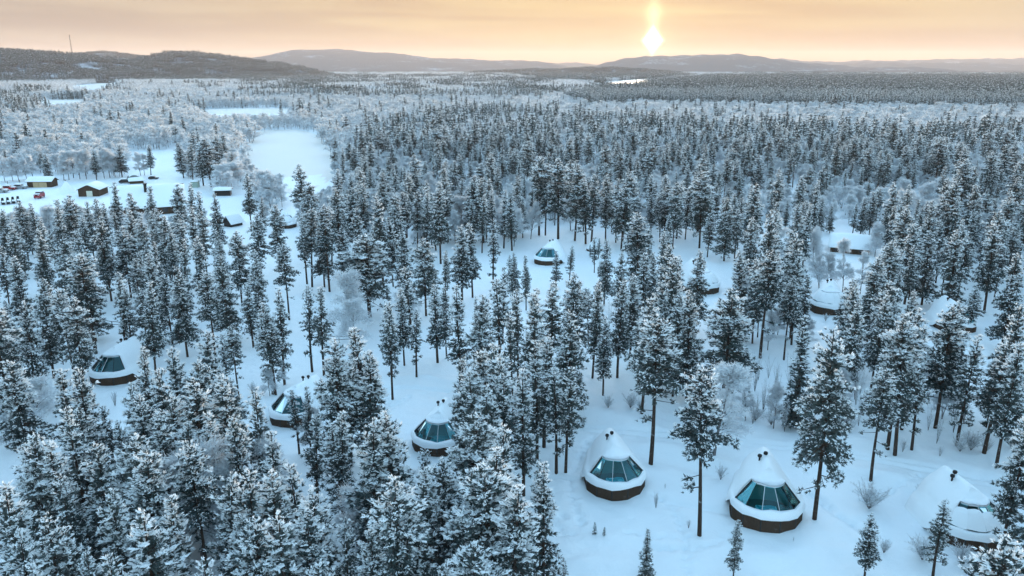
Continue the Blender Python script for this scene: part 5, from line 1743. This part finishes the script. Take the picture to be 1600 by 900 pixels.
def wood(name, pts, coll, label, cat):
    """one mass of trees: a point for each, the trees drawn on the points"""
    p = np.array(pts, float)
    me = bpy.data.meshes.new(name)
    me.vertices.add(len(p))
    me.vertices.foreach_set('co', p[:, :3].astype(np.float32).ravel())
    for nm, ty, val, key in (('size', 'FLOAT_VECTOR', np.stack([p[:, 3], p[:, 3], p[:, 4]], 1), 'vector'), ('turn', 'FLOAT_VECTOR', np.stack([0.03 * np.sin(p[:, 0] * 7.1), 0.03 * np.sin(p[:, 1] * 5.3), p[:, 5]], 1), 'vector'), ('pick', 'INT', p[:, 6], 'value')):
        at_ = me.attributes.new(nm, ty, 'POINT')
        at_.data.foreach_set(key, np.ascontiguousarray(val.ravel(), dtype=np.int32 if ty == 'INT' else np.float32))
    o = link(name, me)
    tag(o, label, None, None, 'stuff')
    ng = bpy.data.node_groups.new(name, 'GeometryNodeTree')
    ng.interface.new_socket('Geometry', in_out='INPUT', socket_type='NodeSocketGeometry')
    ng.interface.new_socket('Geometry', in_out='OUTPUT', socket_type='NodeSocketGeometry')
    N, L = ng.nodes, ng.links
    gi, go = N.new('NodeGroupInput'), N.new('NodeGroupOutput')
    ci = N.new('GeometryNodeCollectionInfo')
    ci.inputs['Collection'].default_value = coll
    ci.inputs['Separate Children'].default_value = True
    ci.inputs['Reset Children'].default_value = True
    io = N.new('GeometryNodeInstanceOnPoints')
    io.inputs['Pick Instance'].default_value = True

    def attr(nm, ty):
        a_ = N.new('GeometryNodeInputNamedAttribute')
        a_.data_type = ty
        a_.inputs['Name'].default_value = nm
        return a_.outputs['Attribute']
    L.new(gi.outputs[0], io.inputs['Points'])
    L.new(ci.outputs[0], io.inputs['Instance'])
    L.new(attr('pick', 'INT'), io.inputs['Instance Index'])
    rt = N.new('FunctionNodeEulerToRotation')
    L.new(attr('turn', 'FLOAT_VECTOR'), rt.inputs[0])
    L.new(rt.outputs[0], io.inputs['Rotation'])
    L.new(attr('size', 'FLOAT_VECTOR'), io.inputs['Scale'])
    L.new(io.outputs[0], go.inputs[0])
    md = o.modifiers.new('trees', 'NODES')
    md.node_group = ng
    return o


wood('pine_forest', PP, pine_lib, 'dark snowy pine forest stretching back to the hills', 'forest')
wood('birch_forest', BP, birch_lib, 'pale frosted birch woods over the far plain', 'forest')

# ------------------------------------------------------------------ trees: the single ones
MARKS = [('leftmost igloo', 165, 565), ('second igloo from the left', 455, 625), ('third igloo from the left', 678, 665), ('igloo alone on open snow', 967, 725), ('largest igloo', 1207, 770), ('buried igloo at bottom right', 1525, 800),
         ('far central igloo', 860, 395), ('buried igloo right of centre', 1105, 440), ('igloo near the right edge', 1520, 495), ('long white roofed house', 1327, 380), ('domed igloo by the river', 440, 345), ('dark gabled shed', 138, 297),
         ('big lodge roof', 240, 300), ('frozen river', 455, 245), ('bottom left corner', 0, 900), ('bottom edge under the second igloo', 440, 890), ('bottom edge under the third igloo', 680, 890), ('left edge at half height', 0, 450), ('right edge at half height', 1600, 420),
         ('small grey cabinet', 1567, 502), ('rail fence left of centre', 533, 528), ('middle of the picture', 760, 480), ('row of tall trunks in the centre', 900, 330), ('open snow strip behind the third igloo', 655, 590), ('thicket behind the lone igloo', 920, 560), ('spruce behind the largest igloo', 1245, 580), ('bare slope under the domed igloo', 450, 470)]
ORD = ['nearest', 'second nearest', 'third nearest', 'fourth nearest', 'fifth nearest', 'sixth nearest', 'seventh nearest', 'eighth nearest', 'ninth nearest', 'tenth nearest', 'eleventh nearest', 'twelfth nearest', 'thirteenth nearest', 'fourteenth nearest', 'fifteenth nearest',
       'sixteenth nearest', 'seventeenth nearest', 'eighteenth nearest', 'nineteenth nearest', 'twentieth nearest', 'twenty-first nearest', 'twenty-second nearest', 'twenty-third nearest', 'twenty-fourth nearest', 'twenty-fifth nearest', 'twenty-sixth nearest', 'twenty-seventh nearest', 'twenty-eighth nearest']
LOOK = {'t': 'tall bare trunked pine', 'f': 'full crowned snowy pine', 's': 'slim snowy pine', 'p': 'dark pointed spruce', 'b': 'tiny snowy seedling'}


def place_labels(items, look):
    """a label for each: how it looks, and its rank by distance from the nearest landmark on one side of it"""
    by = {}
    for t in items:
        _, fy = pix(t['x'], t['y'], 0.5 * t['h'])
        cx, cy = t['px'], float(fy)
        name, mx, my = min(MARKS, key=lambda m: math.hypot((m[1] - cx), 1.3 * (m[2] - cy)))
        dx, dy = cx - mx, cy - my
        if 'edge' in name.split()[:2] or 'corner' in name or 'middle' in name or 'slope' in name:
            side = 'to'
        elif abs(dx) > abs(dy):
            side = 'left of' if dx < 0 else 'right of'
        else:
            side = 'behind' if dy < 0 else 'in front of'
        by.setdefault((name, side), []).append((math.hypot(dx, dy), id(t), t))
    for (name, side), v in by.items():
        v.sort(key=lambda q: q[0])
        for i, (_, __, t) in enumerate(v):
            t['label'] = f"{look(t)}, {ORD[i]} {side} the {name}" if i < len(ORD) else f"{look(t)} among the outer trees {side if side != 'to' else 'towards'} the {name}"
            kd = look(t).split()[-1]
            t['group'] = f"{kd + ('es' if kd.endswith(('h', 'sh')) else 's')} {side if side != 'to' else 'by'} the {name}"


place_labels(HERO, lambda t: LOOK[t['fam']])
place_labels(BIRCHES, lambda t: 'thin stemmed frosted birch' if t['key'].startswith('sap') else 'bushy frosted birch' if t['h'] < 7 else 'tall frosted birch')
place_labels(SHRUBS, lambda t: 'bare frosted bush')
SPECIAL = {(1017, 723): 'tall broad pine with a long bare trunk right behind the lone igloo', (1093, 835): 'tall pine with a long bare trunk between the two nearest igloos', (1272, 815): 'tall crooked pine with drooping low boughs right of the largest igloo',
           (1360, 755): 'broad topped pine above the frosted bush right of the largest igloo', (1242, 668): 'dark pointed spruce behind the largest igloo', (1146, 898): 'young pine standing before the largest igloo at the bottom edge',
           (1010, 903): 'small bushy spruce at the bottom edge below the lone igloo', (1350, 908): 'small pine at the bottom edge right of the largest igloo', (578, 496): 'very broad dark pine alone on the open slope left of centre'}
for (fx_, fy_), lab in SPECIAL.items():
    gx_, gy_ = at(fx_, fy_)
    min(HERO, key=lambda t: math.hypot(t['x'] - gx_, t['y'] - gy_))['label'] = lab


def plant(name, t, cat):
    s = t['h'] / BASE_H[t['key']]
    e = thing(name, t['label'], cat, (t['x'], t['y'], t['z']), t['rz'], t['group'], (s * t['wide'], s * t['wide'], s))
    e.rotation_euler = (RNG.normal(0, 0.02), RNG.normal(0, 0.02), t['rz'])
    for part, me in MESH[t['key']].items():
        c = link(part, me, e)
        if part == 'snow':
            c['kind'] = 'stuff'
    return e


for t in HERO:
    plant('spruce_tree' if t['fam'] == 'p' else 'pine_tree', t, 'tree')
for t, lab in zip(sorted(BABY, key=lambda t: t['px']), ('small seedling at the bottom edge left of the open snow', 'larger of two tiny seedlings on the snow below the lone igloo', 'smaller of two tiny seedlings on the snow below the lone igloo')):
    t['label'], t['group'] = lab, 'seedlings on the open snow'
    plant('pine_seedling', t, 'tree')
for t in BIRCHES:
    plant('birch_tree', t, 'tree')
for t in SHRUBS:
    plant('frosted_bush', t, 'bush')
